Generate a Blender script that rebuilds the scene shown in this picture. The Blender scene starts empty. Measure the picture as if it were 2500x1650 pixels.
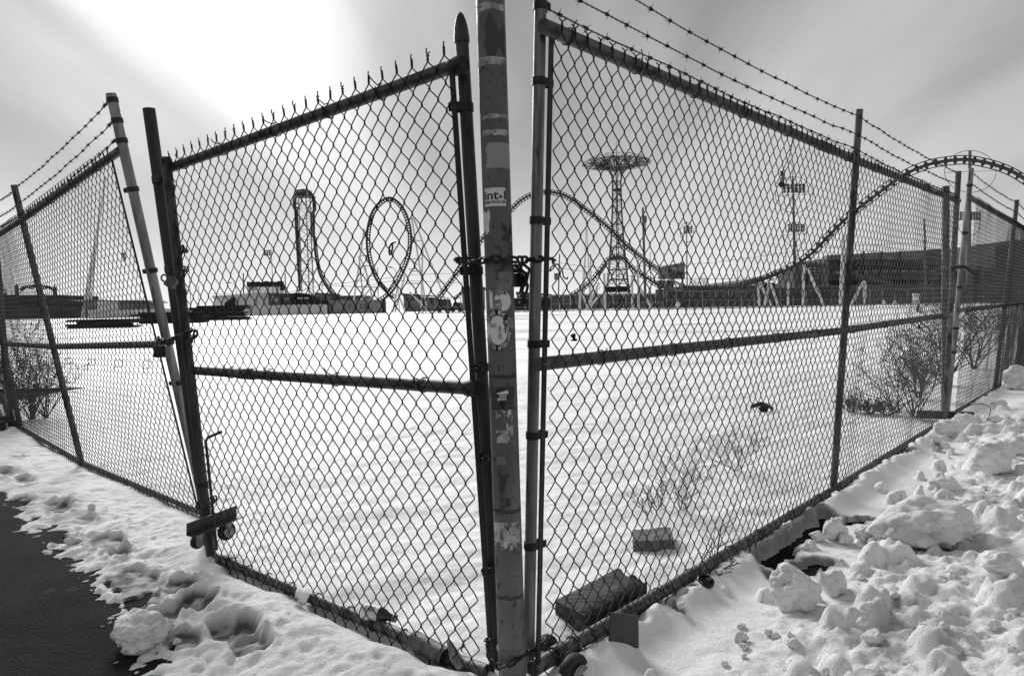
import bpy, math, random
import numpy as np
from mathutils import Vector, Matrix, noise as mnoise

random.seed(7)
rng = np.random.default_rng(11)
SC = bpy.context.scene
COL = SC.collection

# ------------------------------------------------------------------ camera
EYE_H = 1.16
FPX = 1650.0
pitch = math.atan((825 - 753) / FPX)
roll = 0.018
Fv = np.array([0, math.cos(pitch), -math.sin(pitch)])
U0 = np.array([0, math.sin(pitch), math.cos(pitch)])
R0 = np.array([1.0, 0, 0])
Rv = math.cos(roll) * R0 - math.sin(roll) * U0
Uv = math.sin(roll) * R0 + math.cos(roll) * U0
EYE = np.array([0, 0, EYE_H])
cam = bpy.data.cameras.new('camera')
camo = bpy.data.objects.new('camera', cam)
COL.objects.link(camo)
cam.sensor_width = 36.0
cam.lens = 36.0 * FPX / 2500.0
cam.clip_start = 0.05
cam.clip_end = 3000
camo.matrix_world = Matrix(((Rv[0], Uv[0], -Fv[0], EYE[0]), (Rv[1], Uv[1], -Fv[1], EYE[1]),
                            (Rv[2], Uv[2], -Fv[2], EYE[2]), (0, 0, 0, 1)))
SC.camera = camo

# ------------------------------------------------------------------ sky and sun
SUN_AZ = math.radians(-24)      # left of straight ahead
SUN_EL = math.radians(27)
SKY_STRENGTH = 0.1
SUN_STRENGTH = 2.9
EXPOSURE = 0.42
CLOUD_A = (2.4, 0.0, 0)
CLOUD_B = (3.1, 1.2, 0)
world = bpy.data.worlds.new('World')
SC.world = world
world.use_nodes = True
wn, wl = world.node_tree.nodes, world.node_tree.links
wn.clear()


def wnode(t, **k):
    n = wn.new(t)
    for a, b in k.items():
        setattr(n, a, b)
    return n


def wmath(op, a, b=None, clamp=False):
    n = wn.new('ShaderNodeMath')
    n.operation = op
    n.use_clamp = clamp
    for i, q in enumerate((a, b)):
        if q is None:
            continue
        if isinstance(q, (int, float)):
            n.inputs[i].default_value = q
        else:
            wl.new(q, n.inputs[i])
    return n.outputs[0]


sky = wnode('ShaderNodeTexSky', sky_type='NISHITA', sun_disc=False)
sky.sun_elevation = SUN_EL
sky.sun_rotation = SUN_AZ
sky.altitude = 0
sky.air_density = 1.0
sky.dust_density = 4.0
tow = wnode('ShaderNodeRGBToBW')
wl.new(sky.outputs[0], tow.inputs[0])
tc = wnode('ShaderNodeTexCoord')
sep = wnode('ShaderNodeSeparateXYZ')
wl.new(tc.outputs['Generated'], sep.inputs[0])
# cloud deck: project the view direction on a flat layer so streaks converge at the horizon
zc = wmath('ADD', wmath('MAXIMUM', sep.outputs[2], 0.0), 0.20)
cx = wmath('DIVIDE', sep.outputs[0], zc)
cy = wmath('DIVIDE', sep.outputs[1], zc)
comb = wnode('ShaderNodeCombineXYZ')
wl.new(cx, comb.inputs[0])
wl.new(cy, comb.inputs[1])


def clouds(scale, rot, stretch, loc, detail, lo, hi, rough=.45):
    mp = wnode('ShaderNodeMapping')
    mp.inputs['Rotation'].default_value = (0, 0, math.radians(rot))
    mp.inputs['Scale'].default_value = stretch
    mp.inputs['Location'].default_value = loc
    wl.new(comb.outputs[0], mp.inputs[0])
    nz = wnode('ShaderNodeTexNoise')
    nz.inputs['Scale'].default_value = scale
    nz.inputs['Detail'].default_value = detail
    nz.inputs['Roughness'].default_value = rough
    nz.inputs['Distortion'].default_value = .3
    wl.new(mp.outputs[0], nz.inputs['Vector'])
    mr = wnode('ShaderNodeMapRange')
    mr.interpolation_type = 'SMOOTHSTEP'
    mr.inputs[1].default_value = lo
    mr.inputs[2].default_value = hi
    wl.new(nz.outputs['Fac'], mr.inputs[0])
    return mr.outputs[0]


c_big = clouds(1.0, 14, (1.25, .22, 1), CLOUD_A, 3.0, .36, .64)
c_fine = clouds(2.2, 14, (1.2, .3, 1), CLOUD_B, 7.0, .3, .7, .6)
cov = wmath('ADD', wmath('MULTIPLY', c_big, .8), wmath('MULTIPLY', c_fine, .2))
# the sun behind the cloud: a soft bright region round its direction
sd = (math.sin(SUN_AZ) * math.cos(SUN_EL), math.cos(SUN_AZ) * math.cos(SUN_EL), math.sin(SUN_EL))
dotn = wnode('ShaderNodeVectorMath', operation='DOT_PRODUCT')
wl.new(tc.outputs['Generated'], dotn.inputs[0])
dotn.inputs[1].default_value = sd
glow = wmath('POWER', wmath('MAXIMUM', dotn.outputs['Value'], 0.0), 18.0)
hor = wmath('POWER', wmath('SUBTRACT', 1.0, wmath('ABSOLUTE', sep.outputs[2]), True), 6.0)
cl = wmath('ADD', wmath('MULTIPLY', cov, 3.3), 1.0)
cl2 = wmath('ADD', cl, wmath('MULTIPLY', wmath('MULTIPLY', glow, wmath('ADD', cov, .25)), 4.0))
mixh = wnode('ShaderNodeMix')
wl.new(wmath('MULTIPLY', hor, 0.97), mixh.inputs[0])
wl.new(cl2, mixh.inputs[2])
mixh.inputs[3].default_value = 7.6
tot = wmath('ADD', wmath('MULTIPLY', mixh.outputs[0], 0.93), wmath('MULTIPLY', tow.outputs[0], 0.04))
bg = wnode('ShaderNodeBackground')
wl.new(tot, bg.inputs[0])
bg.inputs[1].default_value = SKY_STRENGTH
wo = wnode('ShaderNodeOutputWorld')
wl.new(bg.outputs[0], wo.inputs[0])

sun = bpy.data.lights.new('sun', 'SUN')
sun.energy = SUN_STRENGTH
sun.angle = math.radians(26)
sun.color = (1, 1, 1)
suno = bpy.data.objects.new('sun', sun)
COL.objects.link(suno)
suno.rotation_euler = Vector(sd).to_track_quat('Z', 'Y').to_euler()
suno.location = (-5, 10, 20)
vs = SC.view_settings
vs.view_transform = 'Standard'
vs.look = 'None'
vs.exposure = EXPOSURE
vs.gamma = 1.0
vs.use_curve_mapping = False

# ------------------------------------------------------------------ helpers


def ray(x, y):
    return Fv + ((x - 1250) / FPX) * Rv + ((825 - y) / FPX) * Uv


def G(x, y, z=0.0):
    d = ray(x, y)
    return EYE + d * ((z - EYE_H) / d[2])


def D(x, y, Y):
    d = ray(x, y)
    return EYE + d * (Y / d[1])


def A(*a):
    return np.array(a, dtype=float)


def unit(v):
    v = np.asarray(v, float)
    return v / (np.linalg.norm(v) + 1e-12)


def link(o, parent=None):
    COL.objects.link(o)
    if parent is not None:
        o.parent = parent
        o.matrix_parent_inverse = Matrix.Translation(-parent.location)
    return o


def tag(o, label=None, cat=None, group=None, kind=None):
    if label:
        o['label'] = label
    if cat:
        o['category'] = cat
    if group:
        o['group'] = group
    if kind:
        o['kind'] = kind
    return o


def thing(name, label, cat, loc=(0, 0, 0), group=None):
    o = bpy.data.objects.new(name, None)
    o.empty_display_size = 0.1
    o.location = Vector([float(q) for q in loc])
    COL.objects.link(o)
    return tag(o, label, cat, group)


class MB:
    """collects verts and faces of one mesh"""

    def __init__(s):
        s.V = []
        s.F = []
        s.n = 0

    def add(s, v, f):
        v = np.asarray(v, float)
        s.V.append(v)
        s.F += [tuple(int(i) + s.n for i in q) for q in f]
        s.n += len(v)
        return s

    def tube(s, pts, r, n=8, caps=True, ref=None, closed=False):
        P = np.asarray(pts, float)
        m = len(P)
        rr = np.full(m, r) if np.isscalar(r) else np.asarray(r, float)
        if closed:
            T = np.roll(P, -1, 0) - np.roll(P, 1, 0)
        else:
            T = np.empty_like(P)
            T[1:-1] = P[2:] - P[:-2]
            T[0] = P[1] - P[0]
            T[-1] = P[-1] - P[-2]
        T /= np.linalg.norm(T, axis=1)[:, None] + 1e-12
        if ref is not None:
            S = np.cross(T, np.asarray(ref, float))
            S /= np.linalg.norm(S, axis=1)[:, None] + 1e-12
        else:
            S = np.empty_like(P)
            a = A(0, 0, 1) if abs(T[0][2]) < .9 else A(1, 0, 0)
            q = unit(np.cross(T[0], a))
            for i in range(m):
                q = q - T[i] * (q @ T[i])
                q = q / (np.linalg.norm(q) + 1e-12)
                S[i] = q
        W = np.cross(S, T)
        ang = np.linspace(0, 2 * math.pi, n, endpoint=False)
        ring = (P[:, None, :] + rr[:, None, None] * (np.cos(ang)[None, :, None] * S[:, None, :] + np.sin(ang)[None, :, None] * W[:, None, :]))
        f = []
        mm = m if closed else m - 1
        for i in range(mm):
            a0 = i * n
            b0 = ((i + 1) % m) * n
            for j in range(n):
                k = (j + 1) % n
                f.append((a0 + j, a0 + k, b0 + k, b0 + j))
        if caps and not closed:
            f.append(tuple(range(n - 1, -1, -1)))
            f.append(tuple(range((m - 1) * n, m * n)))
        return s.add(ring.reshape(-1, 3), f)

    def box(s, c, sz, ax=None):
        c = np.asarray(c, float)
        ax = np.eye(3) if ax is None else np.asarray(ax, float)
        h = np.asarray(sz, float) / 2
        v = [c + ax[0] * h[0] * i + ax[1] * h[1] * j + ax[2] * h[2] * k for i in (-1, 1) for j in (-1, 1) for k in (-1, 1)]
        return s.add(v, [(0, 1, 3, 2), (4, 6, 7, 5), (0, 4, 5, 1), (2, 3, 7, 6), (0, 2, 6, 4), (1, 5, 7, 3)])

    def bar(s, a, b, w, t, up=(0, 0, 1)):
        a, b = np.asarray(a, float), np.asarray(b, float)
        x = unit(b - a)
        y = unit(np.cross(np.asarray(up, float), x))
        z = np.cross(x, y)
        return s.box((a + b) / 2, (np.linalg.norm(b - a), w, t), (x, y, z))

    def lathe(s, base, axis, prof, n=20):
        base = np.asarray(base, float)
        axis = unit(axis)
        q = A(0, 0, 1) if abs(axis[2]) < .9 else A(1, 0, 0)
        e1 = unit(np.cross(axis, q))
        e2 = np.cross(axis, e1)
        v = []
        for (r, h) in prof:
            for j in range(n):
                a = 2 * math.pi * j / n
                v.append(base + axis * h + r * (math.cos(a) * e1 + math.sin(a) * e2))
        f = []
        m = len(prof)
        for i in range(m - 1):
            for j in range(n):
                k = (j + 1) % n
                f.append((i * n + j, i * n + k, (i + 1) * n + k, (i + 1) * n + j))
        f.append(tuple(range(n - 1, -1, -1)))
        f.append(tuple(range((m - 1) * n, m * n)))
        return s.add(v, f)

    def build(s, name, mat, parent=None, smooth=True, label=None):
        me = bpy.data.meshes.new(name)
        V = np.concatenate(s.V) if s.V else np.zeros((0, 3))
        off = np.zeros(3)
        me.from_pydata(V.tolist(), [], s.F)
        me.validate(clean_customdata=False)
        if smooth:
            me.polygons.foreach_set('use_smooth', [True] * len(me.polygons))
            try:
                me.set_sharp_from_angle(angle=math.radians(40))
            except Exception:
                pass
        me.materials.append(mat)
        o = bpy.data.objects.new(name, me)
        link(o, parent)
        if label:
            o['label'] = label
        return o


def catmull(P, per=8):
    P = np.asarray(P, float)
    Q = np.vstack([2 * P[0] - P[1], P, 2 * P[-1] - P[-2]])
    out = []
    for i in range(1, len(Q) - 2):
        p0, p1, p2, p3 = Q[i - 1], Q[i], Q[i + 1], Q[i + 2]
        for k in range(per):
            t = k / per
            out.append(.5 * ((2 * p1) + (-p0 + p2) * t + (2 * p0 - 5 * p1 + 4 * p2 - p3) * t * t + (-p0 + 3 * p1 - 3 * p2 + p3) * t ** 3))
    out.append(Q[-2])
    return np.array(out)


def resample(P, ds):
    P = np.asarray(P, float)
    L = np.r_[0, np.cumsum(np.linalg.norm(np.diff(P, axis=0), axis=1))]
    n = max(2, int(round(L[-1] / ds)) + 1)
    t = np.linspace(0, L[-1], n)
    return np.stack([np.interp(t, L, P[:, i]) for i in range(3)], 1)


# value noise for the height fields
_tab = rng.random((256, 256))


def vnoise(x, y, s=1.0, o=0.0):
    x = np.asarray(x) / s + o * 17.3 + 100
    y = np.asarray(y) / s + o * 9.7 + 100
    xi = np.floor(x).astype(int)
    yi = np.floor(y).astype(int)
    fx = x - xi
    fy = y - yi
    fx = fx * fx * fx * (fx * (fx * 6 - 15) + 10)
    fy = fy * fy * fy * (fy * (fy * 6 - 15) + 10)
    g = lambda a, b: _tab[a & 255, b & 255]
    return (g(xi, yi) * (1 - fx) + g(xi + 1, yi) * fx) * (1 - fy) + (g(xi, yi + 1) * (1 - fx) + g(xi + 1, yi + 1) * fx) * fy


def fbm(x, y, s, oc=4, o=0.0, g=.5):
    t = 0
    a = 1
    w = 0
    for i in range(oc):
        t = t + a * (vnoise(x, y, s / 2 ** i, o + i * 3.1) - .5)
        w += a
        a *= g
    return t / w * 2


def sfbm(u, v, s_, oc=3, o=0.0):
    return mnoise.fractal(Vector((u / s_ + o * 7.31, v / s_ + o * 3.77, o * 1.13)), .7, 2.0, oc) * .8


def sstep(a, b, x):
    t = np.clip((x - a) / (b - a), 0, 1)
    return t * t * (3 - 2 * t)


def text_mesh(txt, size=1.0, off=0.0, spc=1.0):
    cu = bpy.data.curves.new('t', 'FONT')
    cu.body = txt
    cu.size = size
    cu.offset = off
    cu.space_character = spc
    cu.resolution_u = 3
    ob = bpy.data.objects.new('t', cu)
    COL.objects.link(ob)
    dg = bpy.context.evaluated_depsgraph_get()
    me = ob.evaluated_get(dg).to_mesh()
    v = np.array([tuple(q.co) for q in me.vertices]) if len(me.vertices) else np.zeros((0, 3))
    f = [tuple(p.vertices) for p in me.polygons]
    ob.to_mesh_clear()
    bpy.data.objects.remove(ob)
    bpy.data.curves.remove(cu)
    return v, f



TEXTS = {}
for _t, _o in ([(q, .03) for q in sorted(set('AFTERINKTATTOOAFTERCARE'))] + [('int', .018), ('l', .018), ('SMUGGLER', .018), ('HAV', .03), ('IPPI', .03), ('THUNDERBOLT', .03)] + [(q, .02) for q in 'COS']):
    _v, _f = text_mesh(_t, 1.0, _o)
    _lo, _hi = _v.min(0), _v.max(0)
    TEXTS[_t, _o] = (((_v - _lo) / np.maximum(_hi - _lo, 1e-6))[:, :2], _f)


def fit_text(txt, off=.03, spc=1.0):
    """text scaled to the unit square"""
    return TEXTS[txt, off]


# ------------------------------------------------------------------ materials
MATS = {}


def mat(name, col, rough=.6, metal=0.0, var=0.0, scale=20.0, stretch=None, bump=0.0, bscale=60.0, dark=None, thr=None, spec=.4, detail=5, rotz=0.0):
    """grey principled material; var = brightness variation; dark/thr = chipped or rusty patches of another grey"""
    if name in MATS:
        return MATS[name]
    m = bpy.data.materials.new(name)
    m.use_nodes = True
    nt = m.node_tree
    N, L = nt.nodes, nt.links
    b = N['Principled BSDF']
    b.inputs['Roughness'].default_value = rough
    b.inputs['Metallic'].default_value = metal
    b.inputs['Specular IOR Level'].default_value = spec
    b.inputs['Base Color'].default_value = (col, col, col, 1)
    tcn = N.new('ShaderNodeTexCoord')
    mp = N.new('ShaderNodeMapping')
    L.new(tcn.outputs['Object'], mp.inputs[0])
    mp.inputs['Rotation'].default_value = (0, 0, rotz)
    if stretch:
        mp.inputs['Scale'].default_value = stretch
    if var or thr is not None:
        nz = N.new('ShaderNodeTexNoise')
        nz.inputs['Scale'].default_value = scale
        nz.inputs['Detail'].default_value = detail
        nz.inputs['Roughness'].default_value = .6
        L.new(mp.outputs[0], nz.inputs['Vector'])
        cr = N.new('ShaderNodeValToRGB')
        lo, hi = max(0.004, col * (1 - var)), min(.95, col * (1 + var))
        cr.color_ramp.elements[0].position = .32
        cr.color_ramp.elements[1].position = .68
        cr.color_ramp.elements[0].color = (lo, lo, lo, 1)
        cr.color_ramp.elements[1].color = (hi, hi, hi, 1)
        L.new(nz.outputs['Fac'], cr.inputs[0])
        out = cr.outputs[0]
        if thr is not None:
            nz2 = N.new('ShaderNodeTexNoise')
            nz2.inputs['Scale'].default_value = scale * .8
            nz2.inputs['Detail'].default_value = 8
            nz2.inputs['Roughness'].default_value = .65
            mp2 = N.new('ShaderNodeMapping')
            mp2.inputs['Location'].default_value = (7.1, 3.3, 1.7)
            if stretch:
                mp2.inputs['Scale'].default_value = stretch
            L.new(tcn.outputs['Object'], mp2.inputs[0])
            L.new(mp2.outputs[0], nz2.inputs['Vector'])
            c2 = N.new('ShaderNodeValToRGB')
            c2.color_ramp.elements[0].position = thr
            c2.color_ramp.elements[1].position = thr + .02
            L.new(nz2.outputs['Fac'], c2.inputs[0])
            mx = N.new('ShaderNodeMix')
            mx.data_type = 'RGBA'
            L.new(c2.outputs[0], mx.inputs[0])
            L.new(out, mx.inputs[6])
            mx.inputs[7].default_value = (dark, dark, dark, 1)
            out = mx.outputs[2]
        L.new(out, b.inputs['Base Color'])
    if bump:
        nb = N.new('ShaderNodeTexNoise')
        nb.inputs['Scale'].default_value = bscale
        nb.inputs['Detail'].default_value = 6
        L.new(mp.outputs[0], nb.inputs['Vector'])
        bp = N.new('ShaderNodeBump')
        bp.inputs['Strength'].default_value = bump
        bp.inputs['Distance'].default_value = .01
        L.new(nb.outputs['Fac'], bp.inputs['Height'])
        L.new(bp.outputs[0], b.inputs['Normal'])
    MATS[name] = m
    return m


GALV = mat('galvanised_steel', .22, .5, .55, .6, 26, (1, 1, .12), .15, 90, .06, .60)
GALV_D = mat('weathered_galvanised_steel', .11, .55, .4, .6, 24, (1, 1, .2), .2, 80, .03, .58)
RAIL = mat('dull_rail_steel', .10, .55, .4, .55, 30, (.5, .5, 1), .2, 70, .03, .60)
DARKPOST = mat('dark_painted_steel', .035, .6, .15, .4, 20, (1, 1, .3), .15, 60, .012, .6)
GATEPOST = mat('grimy_gate_steel', .05, .5, .3, .6, 22, (1, 1, .2), .2, 70, .02, .6)
BARM = mat('tension_bar_steel', .028, .55, .3, .4, 30)
WIRE = mat('dark_chain_link_wire', .009, .75, .0, .35, 40)
WIRE_R = mat('oxidised_chain_link_wire', .011, .7, .0, .4, 40)
BARB = mat('rusty_barbed_wire', .022, .7, .3, .3, 50)
CHAINM = mat('rusty_chain_steel', .028, .55, .5, .5, 60, None, .3, 200)
BRASS = mat('tarnished_padlock_metal', .10, .5, .6, .4, 60)
POLEPAINT = mat('chipped_grey_pole_paint', .115, .5, 0, .25, 12, (1, 1, .5), .2, 50, .045, .57)
WHITEPAPER = mat('weathered_white_sticker', .74, .6, 0, .10, 60, None, 0, 60, .35, .70)
TORN = mat('torn_paper_residue', .40, .7, 0, .5, 45, (1, 1, .6), .3, 120, .10, .58)
BLACKINK = mat('black_print', .012, .5)
WHITEINK = mat('white_print', .7, .6)
RUBBER = mat('black_rubber', .014, .7, 0, .3, 40, None, .2, 80)
RIMM = mat('worn_wheel_rim', .22, .45, .6, .4, 40)
TIMBER = mat('old_dark_timber', .040, .85, 0, .8, 30, (.22, 1.6, 1), .9, 45, .10, .62, rotz=-.83)
CONC = mat('rough_concrete', .13, .9, 0, .4, 30, None, .8, 60)
SHEET = mat('grey_sheet_metal', .055, .6, .2, .2, 12)
PLASTIC = mat('black_plastic', .012, .4)
TWIG = mat('dry_twig_bark', .06, .8, 0, .4, 30)
TWIG_L = mat('pale_dry_weed', .16, .8, 0, .4, 30)
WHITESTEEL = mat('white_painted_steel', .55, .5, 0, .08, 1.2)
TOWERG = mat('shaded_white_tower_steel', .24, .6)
TRACK = mat('dark_coaster_steel', .028, .5, .1, .25, .8)
TOWERD = mat('dark_lattice_steel', .018, .6, .1)
BLDG_D = mat('dark_brick_wall', .07, .85, 0, .35, .6)
BLDG_M = mat('mid_grey_wall', .14, .8, 0, .25, .5)
BLDG_L = mat('pale_panel_wall', .55, .7, 0, .1, .4)
WINM = mat('dark_window_glass', .02, .15, 0)
WINL = mat('pale_window_blind', .25, .4, 0)
ROOFL = mat('pale_grey_roof', .42, .7, 0, .1, .3)
BLACKM = mat('near_black_matte', .012, .9)
CONT = mat('faded_container_steel', .26, .7, .1, .25, .8)
FENCEW = mat('pale_board_fence', .50, .8, 0, .1, .5)
WOODP = mat('utility_pole_wood', .09, .85, 0, .3, 2)
LAMPM = mat('lamp_housing', .05, .5)
GLASS_D = mat('brown_bottle_glass', .02, .12, 0, spec=.6)
ALU = mat('crushed_can_metal', .55, .4, .5, .2, 40)


def snow_mat(name, base, dirt_scale, dirt_lo, attr=False, bump=.6, bscale=120.0, sss=0.0):
    m = bpy.data.materials.new(name)
    m.use_nodes = True
    N, L = m.node_tree.nodes, m.node_tree.links
    b = N['Principled BSDF']
    b.inputs['Roughness'].default_value = .65
    b.inputs['Specular IOR Level'].default_value = .3
    tcn = N.new('ShaderNodeTexCoord')
    nz = N.new('ShaderNodeTexNoise')
    nz.inputs['Scale'].default_value = dirt_scale
    nz.inputs['Detail'].default_value = 7
    nz.inputs['Roughness'].default_value = .62
    L.new(tcn.outputs['Object'], nz.inputs['Vector'])
    cr = N.new('ShaderNodeValToRGB')
    cr.color_ramp.elements[0].position = .28
    cr.color_ramp.elements[1].position = .5
    cr.color_ramp.elements[0].color = (dirt_lo,) * 3 + (1,)
    cr.color_ramp.elements[1].color = (base,) * 3 + (1,)
    L.new(nz.outputs['Fac'], cr.inputs[0])
    out = cr.outputs[0]
    if attr:
        at = N.new('ShaderNodeAttribute')
        at.attribute_name = 'wet'
        mx = N.new('ShaderNodeMix')
        mx.data_type = 'RGBA'
        L.new(at.outputs['Fac'], mx.inputs[0])
        L.new(out, mx.inputs[6])
        mx.inputs[7].default_value = (.045, .045, .045, 1)
        out = mx.outputs[2]
        # grit specks
        vo = N.new('ShaderNodeTexVoronoi')
        vo.inputs['Scale'].default_value = 22
        L.new(tcn.outputs['Object'], vo.inputs['Vector'])
        cs = N.new('ShaderNodeValToRGB')
        cs.color_ramp.elements[0].position = .045
        cs.color_ramp.elements[0].color = (.25, .25, .25, 1)
        cs.color_ramp.elements[1].position = .075
        cs.color_ramp.elements[1].color = (1, 1, 1, 1)
        L.new(vo.outputs['Distance'], cs.inputs[0])
        ng = N.new('ShaderNodeTexNoise')
        ng.inputs['Scale'].default_value = 5
        L.new(tcn.outputs['Object'], ng.inputs['Vector'])
        cg = N.new('ShaderNodeValToRGB')
        cg.color_ramp.elements[0].position = .55
        cg.color_ramp.elements[1].position = .6
        L.new(ng.outputs['Fac'], cg.inputs[0])
        m2 = N.new('ShaderNodeMix')
        m2.data_type = 'RGBA'
        m2.blend_type = 'MULTIPLY'
        L.new(cg.outputs[0], m2.inputs[0])
        L.new(out, m2.inputs[6])
        L.new(cs.outputs[0], m2.inputs[7])
        out = m2.outputs[2]
    L.new(out, b.inputs['Base Color'])
    if sss:
        b.inputs['Subsurface Weight'].default_value = sss
        b.inputs['Subsurface Radius'].default_value = (.03, .03, .03)
        b.inputs['Subsurface Scale'].default_value = .5
    nb = N.new('ShaderNodeTexNoise')
    nb.inputs['Scale'].default_value = bscale
    nb.inputs['Detail'].default_value = 8
    nb.inputs['Roughness'].default_value = .7
    L.new(tcn.outputs['Object'], nb.inputs['Vector'])
    bp = N.new('ShaderNodeBump')
    bp.inputs['Strength'].default_value = bump
    bp.inputs['Distance'].default_value = .014
    L.new(nb.outputs['Fac'], bp.inputs['Height'])
    L.new(bp.outputs[0], b.inputs['Normal'])
    return m


SNOW = snow_mat('granular_snow', .90, 2.2, .80, attr=True, bump=.75, bscale=95)
SNOWCH = snow_mat('icy_snow_chunk', .80, 7.0, .40, bump=.8, bscale=60)


def far_snow_mat():
    m = bpy.data.materials.new('open_snow_with_ice_streaks')
    m.use_nodes = True
    N, L = m.node_tree.nodes, m.node_tree.links
    b = N['Principled BSDF']
    b.inputs['Roughness'].default_value = .7
    tcn = N.new('ShaderNodeTexCoord')
    mp = N.new('ShaderNodeMapping')
    mp.inputs['Scale'].default_value = (.10, .22, 1)
    L.new(tcn.outputs['Object'], mp.inputs[0])
    nz = N.new('ShaderNodeTexNoise')
    nz.inputs['Scale'].default_value = 1.0
    nz.inputs['Detail'].default_value = 9
    nz.inputs['Roughness'].default_value = .62
    L.new(mp.outputs[0], nz.inputs['Vector'])
    cr = N.new('ShaderNodeValToRGB')
    cr.color_ramp.elements[0].position = .53
    cr.color_ramp.elements[1].position = .66
    cr.color_ramp.elements[0].color = (.9, .9, .9, 1)
    cr.color_ramp.elements[1].color = (.34, .34, .34, 1)
    L.new(nz.outputs['Fac'], cr.inputs[0])
    L.new(cr.outputs[0], b.inputs['Base Color'])
    return m


FARSNOW = far_snow_mat()


def asphalt_mat():
    m = mat('worn_asphalt', .011, .8, 0, .85, 3.0, None, 1.0, 90, .035, .60, detail=12, spec=.05)
    return m


ASPH = asphalt_mat()

# ------------------------------------------------------------------ ground


def gz(Y):
    return .05 + .70 * float(sstep(9, 72, Y))


# fence ground lines (plan)
LG_b = [G(522, 1356, .05), G(1177, 1634, .05)]
RG_b = [G(1300, 1633, .09), G(2034, 1196, .07), G(2287, 1037, .07)]
LF_b = [G(511, 1262, .06), G(203, 1132, .06), G(52, 1045, .06), G(-60, 985, .06)]
RF_b = [G(2319, 1016, .07), G(2428, 949, .07), G(2491, 895, .07), G(2530, 865, .07)]
LG_t = [G(414, 411, 1.80), G(1110, 160, 1.85)]
RG_t = [G(1316, 60, 1.95), G(2091, 392, 1.95), G(2340, 491, 1.99)]
LF_t = [G(293, 368, 1.96), G(54, 537, 1.84), G(-40, 598, 1.86), G(-160, 660, 1.86)]
RF_t = [G(2371, 485, 2.05), G(2476, 546, 2.05), G(2540, 583, 2.10), G(2590, 612, 2.1)]


def poly_sd(px, py, pts):
    """signed distance to an open polyline, positive on its left"""
    best = np.full(px.shape, 1e9)
    sg = np.ones(px.shape)
    for a, b in zip(pts[:-1], pts[1:]):
        ax, ay = a[0], a[1]
        dx, dy = b[0] - ax, b[1] - ay
        l2 = dx * dx + dy * dy
        t = np.clip(((px - ax) * dx + (py - ay) * dy) / l2, 0, 1)
        ex, ey = px - (ax + t * dx), py - (ay + t * dy)
        d = np.hypot(ex, ey)
        cr = dx * (py - ay) - dy * (px - ax)
        u = d < best
        best = np.where(u, d, best)
        sg = np.where(u, np.sign(cr), sg)
    return best * sg


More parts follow.
